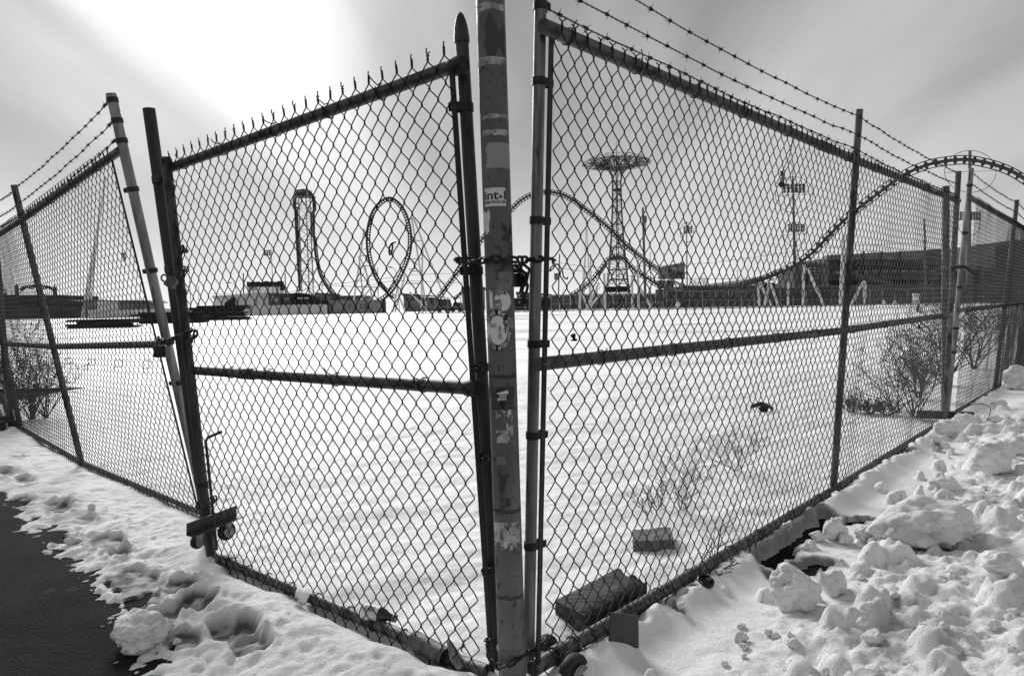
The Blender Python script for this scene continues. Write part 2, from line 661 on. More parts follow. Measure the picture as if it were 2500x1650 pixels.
def build_snow():
    x0, x1, y0, y1, st = -6.6, 8.4, 1.25, 11.2, .019
    xs = np.concatenate([np.arange(x0, -2.4, .032), np.arange(-2.4, 3.3, .0118), np.arange(3.3, x1, .030)])
    ys = np.concatenate([np.arange(y0, 4.3, .0112), np.arange(4.3, 6.5, .020), np.arange(6.5, y1, .05)])
    X, Y = np.meshgrid(xs, ys)
    edge = [G(345, 1700), G(352, 1601), G(282, 1580), G(249, 1497), G(232, 1448), G(166, 1415), G(104, 1344), G(41, 1282), G(0, 1226), G(-60, 1190), G(-160, 1140), G(-260, 1110)]
    wob = .10 * fbm(X, Y, .2, 3, 5) + .05 * fbm(X, Y, .05, 3, 8)
    sdl = -poly_sd(X, Y, edge)          # + on the snow side
    sdl = sdl + wob
    fence_r = [RG_b[0] + (RG_b[0] - RG_b[2]) * .6, RG_b[0], RG_b[2], RF_b[0], RF_b[3], RF_b[3] + (RF_b[3] - RF_b[0])]
    dR = -poly_sd(X, Y, fence_r)        # + outside (street side)
    fence_l = [LF_b[3], LF_b[0], LG_b[0], LG_b[1]]
    dL = -poly_sd(X, Y, fence_l)        # + outside
    lot = ((dR < 0) & (dL < .0))
    # lot and sidewalk base
    h = .055 + .022 * fbm(X, Y, .9, 3, 1) + .007 * fbm(X, Y, .16, 3, 2) + .0035 * fbm(X, Y, .045, 3, 3)
    wet = np.zeros_like(X)
    # gentle wind ripples inside the lot
    h = h + np.where(lot, .015 * fbm(X * .6 + Y * .3, Y * 2.0 - X * .8, .55, 3, 12) + .010 * fbm(X, Y, .11, 3, 13), 0)
    wet = np.where(lot, .14 * sstep(.15, .5, fbm(X * .5 + Y * .4, Y * 2.4 - X, .6, 4, 14)), wet)
    # left walk: coarse granular snow that thins out towards the asphalt
    left = (dL > -.05) & (dR < .05)
    gran = .012 * fbm(X, Y, .055, 4, 21, .7) + .016 * fbm(X, Y, .2, 3, 22) + .006 * fbm(X, Y, .024, 2, 23)
    h = np.where(left, h + gran * sstep(0, .2, dL), h)
    ramp = sstep(-.03, .42, sdl)
    h = np.where(X < .3, -.016 + (h + .016) * ramp ** .85 + np.where((sdl > -.1) & (sdl < .4), .020 * fbm(X, Y, .05, 4, 24, .7) * (1 - sstep(.15, .4, sdl)), 0) - .03 * (1 - sstep(-.12, -.03, sdl)), h)
    wet = np.where((X < .3) & (sdl < .09), np.maximum(wet, .75 * (1 - sstep(-.02, .09, sdl + .03 * fbm(X, Y, .04, 2, 31)))), wet)
    # snow drifted over the left gate's bottom rail
    h = h + np.where((dL > 0) & (X > -1.35) & (X < 0.2), .020 * np.exp(-((dL - .20) / .14) ** 2) * (1 + .6 * fbm(X, Y, .12, 2, 40)) - .040 * np.exp(-((dL - .01) / .06) ** 2) * (1 + .9 * fbm(X, Y, .1, 2, 41)), 0)
    # footprints: pixel centre, heading to the far left, length, width
    def dent(px, py, l, w, dp, wt, ang=None, rag=.25):
        nonlocal h, wet
        c = G(px, py, .04)
        a = math.atan2(1.0, -1.15) if ang is None else ang
        ux, uy = math.cos(a), math.sin(a)
        u = ((X - c[0]) * ux + (Y - c[1]) * uy) / l
        v = (-(X - c[0]) * uy + (Y - c[1]) * ux) / w
        q = np.sqrt(u * u + v * v) + rag * fbm(X, Y, .07, 3, px * .01)
        k = 1 - sstep(.80, 1.03, q)
        rim = np.exp(-((q - 1.13) / .13) ** 2) * (1 + 1.2 * fbm(X, Y, .05, 3, 51))
        h = h - (dp * .75 + .012 * fbm(X, Y, .045, 3, 52)) * k + .011 * rim
        wet = np.maximum(wet, np.clip(wt * 2.0, 0, .95) * k * (.55 + .45 * sstep(-.25, .1, fbm(X, Y, .05, 3, 50))))
    for (px, py, l, w, dp, wt) in ((45, 1116, .14, .055, .035, .35), (18, 1148, .14, .055, .035, .4), (62, 1166, .14, .06, .04, .4), (50, 1210, .15, .06, .04, .45),
                                   (142, 1230, .19, .065, .045, .5), (143, 1292, .15, .07, .04, .45), (262, 1312, .17, .075, .04, .45), (296, 1340, .07, .05, .045, .4),
                                   (325, 1400, .19, .10, .04, .62), (345, 1440, .15, .07, .04, .5), (447, 1425, .15, .07, .04, .5), (478, 1470, .11, .075, .04, .5),
                                   (395, 1492, .10, .07, .05, .6), (450, 1545, .1, .06, .04, .5), (570, 1535, .13, .085, .055, .55), (610, 1575, .10, .06, .05, .45), (210, 1260, .1, .05, .03, .3)):
        dent(px, py, l, w, dp, wt)
    h = np.where((X < .3) & (dL > 0) & (sdl > .12), np.maximum(h, .006 + .008 * fbm(X, Y, .04, 3, 55)), h)
    # ---- street side bank on the right
    bank = sstep(.10, .75, dR) * (X > -.1)
    hb = .03 + .05 * sstep(.2, .9, dR) + .12 * sstep(.7, 1.7, dR)
    hb = hb + bank * (.05 * fbm(X, Y, .45, 3, 60) + .028 * np.abs(fbm(X, Y, .18, 3, 61)) + .026 * fbm(X, Y, .075, 4, 62, .75) + .020 * np.abs(fbm(X, Y, .11, 3, 63)) + .012 * fbm(X, Y, .032, 2, 64))
    smooth_zone = np.exp(-((Y - 4.0) / .75) ** 2) * np.exp(-((dR - .55) / .35) ** 2)
    hb = hb - .03 * smooth_zone
    hb = np.where(dR > 1.95, hb - .22 * sstep(1.95, 2.9, dR), hb)
    # crumbled lumps stamped into the bank
    r2 = np.random.default_rng(5)
    stamps = []
    for i in range(1700):
        t = r2.random() ** 1.3
        s = -.25 + t * 7.2
        d = .12 + r2.random() ** .8 * 1.9
        fx = RG_b[0][0] + (RG_b[2][0] - RG_b[0][0]) * (s / 5.3) + .73 * d
        fy = RG_b[0][1] + (RG_b[2][1] - RG_b[0][1]) * (s / 5.3) - .68 * d
        if d < .8 and 2.9 < fy < 4.4 and r2.random() < .8:
            continue
        if d < .55 and fy < 2.6 and r2.random() < .85:
            continue
        r = .014 + .085 * r2.random() ** 2.6 * (0.4 + .6 * min(1, d))
        stamps.append((fx, fy, r, r2.random()))
    for (fx, fy, r, q) in stamps:
        i0, i1 = np.searchsorted(ys, fy - r * 1.5), np.searchsorted(ys, fy + r * 1.5)
        j0, j1 = np.searchsorted(xs, fx - r * 1.5), np.searchsorted(xs, fx + r * 1.5)
        if i1 <= 0 or j1 <= 0 or i0 >= len(ys) or j0 >= len(xs):
            continue
        i0, j0 = max(i0, 0), max(j0, 0)
        sx, sy = X[i0:i1, j0:j1], Y[i0:i1, j0:j1]
        if sx.size == 0:
            continue
        ca, sa = math.cos(q * 6), math.sin(q * 6)
        u = ((sx - fx) * ca + (sy - fy) * sa) / r
        v = (-(sx - fx) * sa + (sy - fy) * ca) / (r * (.6 + .4 * q))
        rr = u * u + v * v + .8 * fbm(sx, sy, r * .9, 3, q * 9)
        bump = r * .85 * np.sqrt(np.clip(1 - rr, 0, 1)) * (1 + .45 * fbm(sx, sy, .045, 3, 5 + q))
        hb[i0:i1, j0:j1] = np.maximum(hb[i0:i1, j0:j1], hb[i0:i1, j0:j1] * .55 + bump + .035 * (bump > 0))
    street = (dR > 0) & (X > -.05)
    strip = .05 + .03 * np.exp(-((dR - .06) / .05) ** 2) * (1 + .8 * fbm(X, Y, .07, 2, 70))
    blend = sstep(.08, .2, dR)
    h = np.where(street, strip * (1 - blend) + hb * blend, h)
    grime = .05 + .36 * sstep(.0, .45, fbm(X, Y, .28, 5, 75, .65)) + .22 * sstep(.05, .5, fbm(X, Y, .07, 3, 78, .6))
    wet = np.where(street, np.maximum(wet, grime * sstep(.12, .8, dR) + .38 * sstep(1.05, 1.9, dR + .35 * fbm(X, Y, .4, 3, 76))), wet)
    # melted dark channels along the fence and behind the chunks
    def melt(pts, w, dp=.13):
        nonlocal h, wet
        pp = [G(a, b, 0.02) for a, b in pts]
        d = np.abs(poly_sd(X, Y, pp)) + .05 * fbm(X, Y, .12, 3, 80) + .02 * fbm(X, Y, .04, 2, 81)
        k = 1 - sstep(w * .6, w * 1.5, d)
        h = h * (1 - k) + (-.03) * k
        wet = np.maximum(wet, .8 * np.exp(-((d - w * 1.2) / (w * .5)) ** 2))
    melt([(1862, 1380), (1925, 1335), (2020, 1262)], .042)
    melt([(1925, 1420), (1960, 1388), (2008, 1380)], .06)
    melt([(2055, 1280), (2110, 1266)], .03)
    melt([(1690, 1468), (1640, 1500)], .012)
    melt([(2170, 1125), (2230, 1110)], .02)
    # outer part fades into the far sheet
    edgeY = sstep(9.6, 11.0, Y)
    h = h * (1 - edgeY) + .052 * edgeY
    nv = X.size
    V = np.stack([X.ravel(), Y.ravel(), h.ravel()], 1)
    ny, nx = X.shape
    idx = np.arange(nv).reshape(ny, nx)
    q = np.stack([idx[:-1, :-1], idx[:-1, 1:], idx[1:, 1:], idx[1:, :-1]], -1).reshape(-1, 4)
    # drop cells that lie well under the pavement
    keep = (h.ravel()[q].max(1) > -.028)
    q = q[keep]
    me = bpy.data.meshes.new('snow_cover')
    me.vertices.add(nv)
    me.vertices.foreach_set('co', V.ravel())
    me.loops.add(q.size)
    me.loops.foreach_set('vertex_index', q.ravel())
    me.polygons.add(len(q))
    me.polygons.foreach_set('loop_start', np.arange(0, q.size, 4))
    me.polygons.foreach_set('loop_total', np.full(len(q), 4))
    me.update(calc_edges=True)
    me.polygons.foreach_set('use_smooth', [True] * len(q))
    at = me.attributes.new('wet', 'FLOAT', 'POINT')
    at.data.foreach_set('value', np.clip(wet, 0, 1).ravel().astype(np.float32))
    me.materials.append(SNOW)
    o = bpy.data.objects.new('snow_cover', me)
    COL.objects.link(o)
    tag(o, 'granular trodden snow over the walk, the lot and the bank', kind='structure')

    def hz(x, y):
        i = int(np.clip(np.searchsorted(ys, y), 0, ny - 1))
        j = int(np.clip(np.searchsorted(xs, x), 0, nx - 1))
        return float(h[i, j])
    return hz


HZ = build_snow()


def ground_pt(px, py, z0=.05):
    p = G(px, py, z0)
    for _ in range(3):
        p = G(px, py, HZ(p[0], p[1]))
    return p


m = MB()
rows = [-40.0, 1.0, 11.0, 30.0]
m.add([(-150, -60, -.004), (150, -60, -.004), (150, 11, -.004), (-150, 11, -.004)], [(0, 1, 2, 3)])
pv = m.build('pavement', ASPH, smooth=False)
tag(pv, 'dark worn asphalt pavement', kind='structure')
m = MB()
ysf = [10.6, 12, 14, 17, 20, 24, 29, 35, 42, 50, 58, 66, 74, 85, 110, 160, 260, 500, 1600]
xsf = np.r_[-1600, -600, -300, -160, np.linspace(-120, 120, 33), 160, 300, 600, 1600]
V = []
for y in ysf:
    for x in xsf:
        V.append((x, y, gz(y) - .003 + (.0 if y < 12 else .05 * float(fbm(x, y, 9, 3, 90)) * min(1, (y - 12) / 10) * (1 if y < 80 else .4))))
nx = len(xsf)
m.add(V, [(i * nx + j, i * nx + j + 1, (i + 1) * nx + j + 1, (i + 1) * nx + j) for i in range(len(ysf) - 1) for j in range(nx - 1)])
o = m.build('snow_field', FARSNOW)
tag(o, 'wide open lot under snow with grey ice streaks', kind='structure')

# ------------------------------------------------------------------ chain link fences
WW, HH = .0637, .0773          # diamond width and height
WR = .0020                     # wire radius


class Panel:
    """a run of fence between bottom points B and top points T"""

    def __init__(s, B, T, seed=0):
        s.B = np.array(B)
        s.T = np.array(T)
        mid = (s.B + s.T) / 2
        s.L = np.r_[0, np.cumsum(np.linalg.norm(np.diff(mid, axis=0), axis=1))]
        s.seed = seed
        s.len = s.L[-1]

    def at(s, u, v):
        u = np.asarray(u, float)
        v = np.asarray(v, float)
        b = np.stack([np.interp(u, s.L, s.B[:, i]) for i in range(3)], -1)
        t = np.stack([np.interp(u, s.L, s.T[:, i]) for i in range(3)], -1)
        ex = np.where(u < 0, u, np.where(u > s.len, u - s.len, 0))
        d0 = unit(s.B[1] - s.B[0])
        p = b + (t - b) * v[..., None]
        return p + ex[..., None] * d0

    def normal(s, u):
        a, b = s.at(u - .05, A(.5)[0]), s.at(u + .05, A(.5)[0])
        up = s.at(u, np.float64(1)) - s.at(u, np.float64(0))
        n = unit(np.cross(b - a, up))
        c = s.at(u, np.float64(.5))
        return n if n @ (EYE - c) > 0 else -n

    def height(s, u):
        return float(np.linalg.norm(s.at(u, np.float64(1)) - s.at(u, np.float64(0))))


def weave(panel, parent, u0, u1, front, lo, hi, top, bottom, fine=lambda u: (5, 6), wmat=None, name='wire', sag=.006):
    """chain-link fabric: every picket wire is a piece of its own"""
    k0, k1 = int(math.ceil(u0 / (WW / 2))), int(math.floor(u1 / (WW / 2)))
    rs = np.random.default_rng(panel.seed + 3)
    hm = np.mean([panel.height(q) for q in np.linspace(max(u0, 0), min(u1, panel.len), 5)])
    J = int(round((hm + hi - lo) / (HH / 2)))
    for k in range(k0, k1):
        uc = (k + .5) * WW / 2
        Hh = panel.height(uc)
        pit = (Hh + hi - lo) / J
        j0, j1 = 0, J
        seg, sides = fine(uc)
        nrm = panel.normal(uc)
        t = np.arange(seg) / seg
        es = .86 * t + .14 * (.5 - .5 * np.cos(math.pi * t))
        U, Vv, Nn = [], [], []
        ov = .0030
        for j in range(j0, j1):
            a = k if (k + j) % 2 == 0 else k + 1
            b = k + 1 if a == k else k
            ua = a * WW / 2 + (-ov if a == k else ov)
            ub = b * WW / 2 + (-ov if b == k else ov)
            U.append(ua + (ub - ua) * es)
            Vv.append(lo + (j + t) * pit)
            Nn.append((WR * 1.3 if b > a else -WR * 1.3) * np.sin(math.pi * t) ** .6)
        jl = j1
        a = k if (k + jl) % 2 == 0 else k + 1
        uA = a * WW / 2
        U.append(A(uA + (-ov if a == k else ov)))
        Vv.append(A(lo + jl * pit))
        Nn.append(A(0.))
        U, Vv, Nn = np.concatenate(U), np.concatenate(Vv), np.concatenate(Nn)
        if top:                    # twisted ends above the top rail
            nt = 11
            q = np.linspace(0, 1, nt)
            ph = (0 if a == k else math.pi) + q * 2.2 * math.pi * 2
            jit = rs.normal(0, .003)
            tu = uA + .0024 * np.cos(ph) * -1 + jit * q
            tv = lo + jl * pit + .004 + q * (.019 if top == 1 else .018)
            tn = .0024 * np.sin(ph)
            U, Vv, Nn = np.r_[U, tu], np.r_[Vv, tv], np.r_[Nn, tn]
            if top == 1 and a == k:
                U, Vv, Nn = np.r_[U, uA + jit + .003], np.r_[Vv, tv[-1] + .011], np.r_[Nn, .004]
            if top == 2:
                sg = -1 if a == k else 1
                U, Vv, Nn = np.r_[U, uA + jit + sg * .011], np.r_[Vv, tv[-1] + .010], np.r_[Nn, sg * .004]
        if bottom:                 # twisted ends under the bottom rail
            ab = k if (k + j0) % 2 == 0 else k + 1
            q = np.linspace(1, 0, 7)
            ph = (0 if ab == k else math.pi) + q * 1.4 * math.pi * 2
            tu = ab * WW / 2 + .0024 * np.cos(ph)
            tv = lo - .003 - q * .018
            tn = .0024 * np.sin(ph)
            sg = -1 if ab == k else 1
            U = np.r_[ab * WW / 2 + sg * .010, tu, U]
            Vv = np.r_[tv[0] - .012, tv, Vv]
            Nn = np.r_[.006, tn, Nn]
        bel = sag * (vnoise(U, Vv, .45, panel.seed) - .5) * 2 + .004 * (vnoise(U, Vv, .16, panel.seed + 5) - .5)
        U2 = U + .004 * (vnoise(U, Vv, .35, panel.seed + 9) - .5)
        V2 = Vv + .005 * (vnoise(U, Vv, .3, panel.seed + 2) - .5)
        P = panel.at(U2, V2 / Hh) + nrm * (front + Nn + bel)[:, None]
        mb = MB()
        mb.tube(P, WR, sides, ref=nrm)
        mb.build(name, wmat or WIRE, parent)


def loop_tie(parent, c, axis, nrm, r, mat_=None, tail=True):
    """one wire tie wrapped round a rail and twisted on to the fabric"""
    axis = unit(axis)
    e1 = unit(nrm - axis * (nrm @ axis))
    e2 = np.cross(axis, e1)
    pts = []
    for a in np.linspace(-.6, math.pi * 1.75, 16):
        pts.append(c + (r + .003) * (math.cos(a) * e1 + math.sin(a) * e2) + axis * .006 * a / 5)
    if tail:
        pts.append(pts[-1] + e1 * .012 - e2 * .010 + axis * random.uniform(-.02, .02))
        pts.append(pts[-1] + e1 * .004 - e2 * random.uniform(.005, .02) + axis * random.uniform(-.02, .02))
    mb = MB()
    mb.tube(pts, .0021, 5)
    mb.build('tie_wire', mat_ or BARB, parent)


def rail(parent, name, pts, r, m_=RAIL, n=14, sag=0.0, coupling=()):
    P = resample(pts, .15)
    if sag:
        t = np.linspace(0, 1, len(P))
        P[:, 2] -= sag * 4 * t * (1 - t)
    mb = MB()
    mb.tube(P, r, n)
    for q in coupling:
        i = int(q * (len(P) - 1))
        d = unit(P[min(i + 1, len(P) - 1)] - P[i - 1])
        mb.tube([P[i] - d * .06, P[i] - d * .055, P[i] + d * .055, P[i] + d * .06], [r, r + .0035, r + .0035, r], n, caps=False)
    return mb.build(name, m_, parent)


def post(parent, name, a, b, r, m_=GALV, cap=None, n=18, label=None, hollow=False):
    mb = MB()
    a, b = np.asarray(a, float), np.asarray(b, float)
    mb.tube([a, a * .75 + b * .25, (a + b) / 2, a * .25 + b * .75, b], r, n, caps=not hollow)
    if hollow:
        d = unit(b - a)
        mb.tube([b, b - d * .001, b - d * .05], [r, r * .9, r * .9], n, caps=False)
    o = mb.build(name, m_, parent, label=label)
    if cap:
        d = unit(b - a)
        c = MB()
        c.lathe(b - d * .015, d, [(r * 1.14, 0), (r * 1.16, .004), (r * 1.16, .022), (r * 1.07, .025), (r * 1.07, .034), (r * .98, .045), (r * .8, .062), (r * .5, .078), (r * .15, .086), (.0005, .087)], 18)
        c.build('post_cap', m_, o)
    return o


def band(parent, c, axis, r, toward, reach, w=.024, m_=BARM):
    """brace band: a strap round a post with both ends bolted beside the tension bar"""
    axis = unit(axis)
    e1 = unit(toward - axis * (toward @ axis))
    e2 = np.cross(axis, e1)
    th = .0032
    outer = []
    inner = []
    aa = np.linspace(math.radians(52), math.radians(308), 22)
    for a in aa:
        d = math.cos(a) * e1 + math.sin(a) * e2
        outer.append(c + d * (r + th))
        inner.append(c + d * (r + .0003))
    s0 = e1 * reach
    gap = e2 * .006
    outer = [c + s0 + e2 * .0095] + outer + [c + s0 - e2 * .0095]
    inner = [c + s0 + e2 * .0062] + inner + [c + s0 - e2 * .0062]
    n = len(outer)
    v = []
    for q in (outer, inner):
        for p in q:
            v.append(p - axis * w / 2)
            v.append(p + axis * w / 2)
    f = []
    for i in range(n - 1):
        a, b = 2 * i, 2 * i + 2
        k = 2 * n
        f += [(a, a + 1, b + 1, b), (k + a, k + b, k + b + 1, k + a + 1), (a, b, k + b, k + a), (a + 1, k + a + 1, k + b + 1, b + 1)]
    f += [(0, 2 * n, 2 * n + 1, 1), (2 * n - 2, 2 * n - 1, 4 * n - 1, 4 * n - 2)]
    mb = MB()
    mb.add(v, f)
    o = mb.build('brace_band', m_, parent)
    b2 = MB()
    bc = c + e1 * (reach - .012)
    b2.tube([bc - e2 * .018, bc + e2 * .018], .0042, 8)
    b2.lathe(bc + e2 * .0095, e2, [(.009, 0), (.009, .003), (.006, .006), (.001, .0065)], 10)
    b2.lathe(bc - e2 * .0095, -e2, [(.0085, 0), (.0085, .006)], 6)
    b2.build('bolt', m_, o)
    return o


def barbed(parent, pts, seed, step=.118, start=None):
    r2 = np.random.default_rng(seed)
    P = resample(pts, .012)
    nP = len(P)
    d = unit(P[-1] - P[0])
    up = unit(np.cross(np.cross(d, A(0, 0, 1)), d))
    sd_ = np.cross(d, up)
    t = np.arange(nP) * .012
    wob = .004 * (vnoise(t, t * 0, .22, seed) - .5) * 2
    mb = MB()
    for ph in (0, math.pi):
        a = t / .05 * 2 * math.pi + ph
        Q = P + (.0021 * np.cos(a) + wob)[:, None] * up + (.0021 * np.sin(a))[:, None] * sd_
        mb.tube(Q, .0016, 4, ref=sd_)
    L = t[-1]
    s = .05
    while s < L - .03:
        i = int(s / .012)
        c = P[i] + wob[i] * up
        a0 = r2.random() * 6.28
        for q in range(2):
            cc = c + d * (q * .008 - .004)
            an = a0 + q * 1.5
            w1 = math.cos(an) * up + math.sin(an) * sd_
            w2 = -math.sin(an) * up + math.cos(an) * sd_
            pts2 = [cc + w1 * .017 + d * .006]
            for z in np.linspace(0, 2 * math.pi * 1.25, 9):
                pts2.append(cc + .0046 * (math.cos(z) * w1 + math.sin(z) * w2) + d * (z * .0008))
            pts2.append(cc - w1 * .015 + w2 * .009 - d * .005)
            mb.tube(pts2, [.0006] + [.0016] * 9 + [.0006], 4)
        s += step * r2.uniform(.88, 1.12)
    return mb.build('barbed_wire', BARB, parent)


def sagline(a, b, s, n=14):
    t = np.linspace(0, 1, n)
    P = a[None] * (1 - t)[:, None] + b[None] * t[:, None]
    P[:, 2] -= s * 4 * t * (1 - t)
    return P


# ---- left swing gate -------------------------------------------------------
gate = thing('swing_gate', 'chain link gate leaf with bullet-capped end post, left of the painted pole', 'gate', (LG_b[0][0], LG_b[0][1], 0))
pLG = Panel(LG_b, LG_t, 1)
nLG = pLG.normal(.8)
dirLG = unit(LG_b[1] - LG_b[0])
fineL = lambda u: (6, 6) if u > .5 else (5, 5)
weave(pLG, gate, .03, pLG.len + .035, .026, -.03, .028, 1, 1, fineL, WIRE)
ep_b, ep_t = D(1219, 1640, 2.062), D(1127, 92, 2.00)
post(gate, 'end_post', ep_b, ep_t, .0198, GATEPOST, cap=True)
hu_b, hu_t = LG_b[0] + A(-.01, .0, -.05), G(405, 384, 1.835)
post(gate, 'hinge_upright', hu_b, hu_t, .0205, GATEPOST)
rail(gate, 'top_rail', [LG_t[0] - dirLG * .02, LG_t[1] + dirLG * .025], .0205, RAIL)


def on_panel(panel, px, py, off=0.0):
    """point of the fence surface seen at a pixel"""
    best = None
    for i in range(len(panel.L) - 1):
        b0, b1, t0, t1 = panel.B[i], panel.B[i + 1], panel.T[i], panel.T[i + 1]
        u = .5
        v = .5
        d = ray(px, py)
        s = 3.0
        for _ in range(12):
            p = (b0 * (1 - u) + b1 * u) * (1 - v) + (t0 * (1 - u) + t1 * u) * v
            du = (b1 - b0) * (1 - v) + (t1 - t0) * v
            dv = (t0 * (1 - u) + t1 * u) - (b0 * (1 - u) + b1 * u)
            q = EYE + d * s
            J = np.stack([du, dv, -d], 1)
            st = np.linalg.solve(J, q - p)
            u, v, s = u + st[0], v + st[1], s + st[2]
        e = max(0, -u, u - 1)
        if best is None or e < best[0]:
            best = (e, EYE + d * s, panel.L[i] + u * (panel.L[i + 1] - panel.L[i]), v)
    return best[1] + panel.normal(best[2]) * off, best[2], best[3]


mr0, mr1 = on_panel(pLG, 468, 903)[0], on_panel(pLG, 1150, 947)[0]
rail(gate, 'middle_rail', [mr0, mr1], .021, RAIL, coupling=(.36,))
for qq in (mr1 + dirLG * .012, LG_t[1] + dirLG * .018 + A(0, 0, -.004)):
    mbx = MB()
    mbx.lathe(qq - dirLG * .03, dirLG, [(.024, 0), (.026, .004), (.026, .045), (.022, .05)], 14)
    mbx.build('rail_socket', BARM, gate)
bA, bB, bC = LG_b[0] + dirLG * .01, pLG.at(1.36, np.float64(0)), LG_b[1] + dirLG * .02
rail(gate, 'bottom_rail', [bA, pLG.at(.48, np.float64(0)), bB], .021, GALV_D)
rail(gate, 'bottom_rail', [pLG.at(1.50, np.float64(0)) + A(0, 0, -.01), bC], .022, GALV_D)
# tension bar beside the end post
tb_t, tb_b = D(1103, 168, LG_t[1][1] - .018), D(1202, 1640, LG_b[1][1] - .012)
mb = MB()
mb.bar(tb_b, tb_t, .006, .017, up=dirLG)
mb.build('tension_bar', BARM, gate)
for (px, py) in ((1124, 253), (1158, 635), (1190, 869), (1206, 1087), (1215, 1365)):
    t = np.clip((py - 92) / (1640 - 92), 0, 1)
    c = ep_t + (ep_b - ep_t) * t
    q, _, _ = on_panel(pLG, px - 34, py)
    band(gate, c, ep_t - ep_b, .0198, q - c, .052)
for py in (395, 452, 690, 1150):
    t = (py - 384) / (1356 - 384)
    c = hu_t + (hu_b - hu_t) * t
    band(gate, c, hu_t - hu_b, .0205, -dirLG - nLG * .5, .045)
for (u, v) in ((.12, 1.0), (.43, 1.0), (.80, 1.0), (1.1, 1.0), (1.36, 1.0)):
    loop_tie(gate, pLG.at(u, np.float64(v)), dirLG, nLG, .0205)
for q in (.2, .37, .62, .88):
    loop_tie(gate, mr0 + (mr1 - mr0) * q, dirLG, nLG, .021)
for u in (.15, .3, .45, .62, .8, 1.0, 1.15, 1.3):
    loop_tie(gate, pLG.at(u, np.float64(0)), dirLG, nLG, .021)
# drop rod with bent handle beside the hinge upright
mb = MB()
rod = [D(529, 1342, 2.96), D(506, 1110, 2.96), D(502, 1078, 2.96), D(507, 1068, 2.965), D(542, 1053, 2.98)]
mb.tube(rod, .0065, 8)
mb.build('drop_rod', DARKPOST, gate)

# ---- dark hinge post ------------------------------------------------------------
hb, ht = G(508, 1372, .0), None
hp_b = hb + A(-.02, .09, -.05)
hp_t = D(363.6, 266, hp_b[1] - .10)
hpo = thing('hinge_post', 'thick dark flaking steel post the swing gate hangs from', 'post', (hp_b[0], hp_b[1], 0))
post(hpo, 'shaft', hp_b, hp_t, .0265, DARKPOST, hollow=True)
for py in (430, 640, 1150):
    t = (py - 266) / (1372 - 266)
    c = hp_t + (hp_b - hp_t) * t
    g2 = hu_t + (hu_b - hu_t) * np.clip((py - 384) / (1356 - 384), 0, 1)
    band(hpo, c, hp_t - hp_b, .0265, g2 - c, .062, .03, DARKPOST)

# ---- left fence -----------------------------------------------------------------
fl = thing('chain_link_fence', 'leaning chain link fence under three barbed strands at far left', 'fence', (LF_b[0][0], LF_b[0][1], 0))
pLF = Panel(LF_b, LF_t, 2)
nLF = pLF.normal(1.)
dLFd = unit(LF_b[1] - LF_b[0])


def fineF(u):
    return (4, 5) if u < 1.6 else (3, 4)


weave(pLF, fl, .06, pLF.len - .1, .028, -.02, .008, 2, 1, fineF, WIRE)
lp1_t = D(271, 229, LF_t[0][1] - .03)
p1 = post(fl, 'end_post', LF_b[0] + A(-.005, 0, -.05), lp1_t, .0235, GALV, hollow=True)
lp2_t = D(34, 452, LF_t[1][1])
post(fl, 'line_post', LF_b[1] + A(0, 0, -.05), lp2_t, .021, GALV_D, hollow=True)
lp3_t = D(-60, 520, LF_t[2][1])
post(fl, 'line_post', LF_b[2] + A(0, 0, -.05), lp3_t, .024, GALV_D)
for i in range(3):
    rail(fl, 'top_rail', [LF_t[i], LF_t[i + 1]], .021, RAIL)
    rail(fl, 'bottom_rail', [LF_b[i] + A(0, 0, .01), LF_b[i + 1] + A(0, 0, .01)], .019, GALV_D)
mrl = [on_panel(pLF, 392, 840)[0], on_panel(pLF, 132, 846)[0], on_panel(pLF, 0, 838)[0], on_panel(pLF, -70, 832)[0]]
for i in range(3):
    rail(fl, 'middle_rail', [mrl[i], mrl[i + 1]], .021, GALV_D)
mb = MB()
mb.bar(pLF.at(.075, np.float64(.02)) + nLF * .02, pLF.at(.075, np.float64(.985)) + nLF * .02, .005, .016, up=dLFd)
mb.build('tension_bar', BARM, fl)
p1b = LF_b[0]
for py in (243, 288, 332):
    c = lp1_t + (p1b - lp1_t) * ((py - 229) / (1262 - 229))
    band(fl, c, lp1_t - p1b, .0235, dLFd, .042)
for py in (441, 630, 805, 906):
    c = lp1_t + (p1b - lp1_t) * ((py - 229) / (1262 - 229))
    band(fl, c, lp1_t - p1b, .0235, dLFd + nLF * .3, .058)
for i, (a, b, c) in enumerate((((264, 250), (41, 457), (0, 489)), ((275, 298), (48, 495), (0, 529)), ((286, 339), (54, 522), (0, 553)))):
    q0 = D(*a, lp1_t[1] + .03)
    q1 = D(*b, lp2_t[1] - .02)
    q2 = D(*c, lp2_t[1] + .62)
    barbed(fl, np.vstack([sagline(q0, q1, .02), sagline(q1, q2, .01)[1:]]), 20 + i)
    mb = MB()
    d = unit(q1 - q0)
    sp = [q0 + d * t + (.006 * math.cos(t * 420)) * A(0, 0, 1) + .006 * math.sin(t * 420) * A(1, 0, 0) for t in np.linspace(0, .085, 40)]
    mb.tube(sp, .0019, 4)
    mb.build('wire_wrap', BARB, fl)
for u in (.35, .8, 1.3, 1.8):
    loop_tie(fl, pLF.at(u, np.float64(1)), dLFd, nLF, .021)
    loop_tie(fl, pLF.at(u, np.float64(.44)), dLFd, nLF, .021)

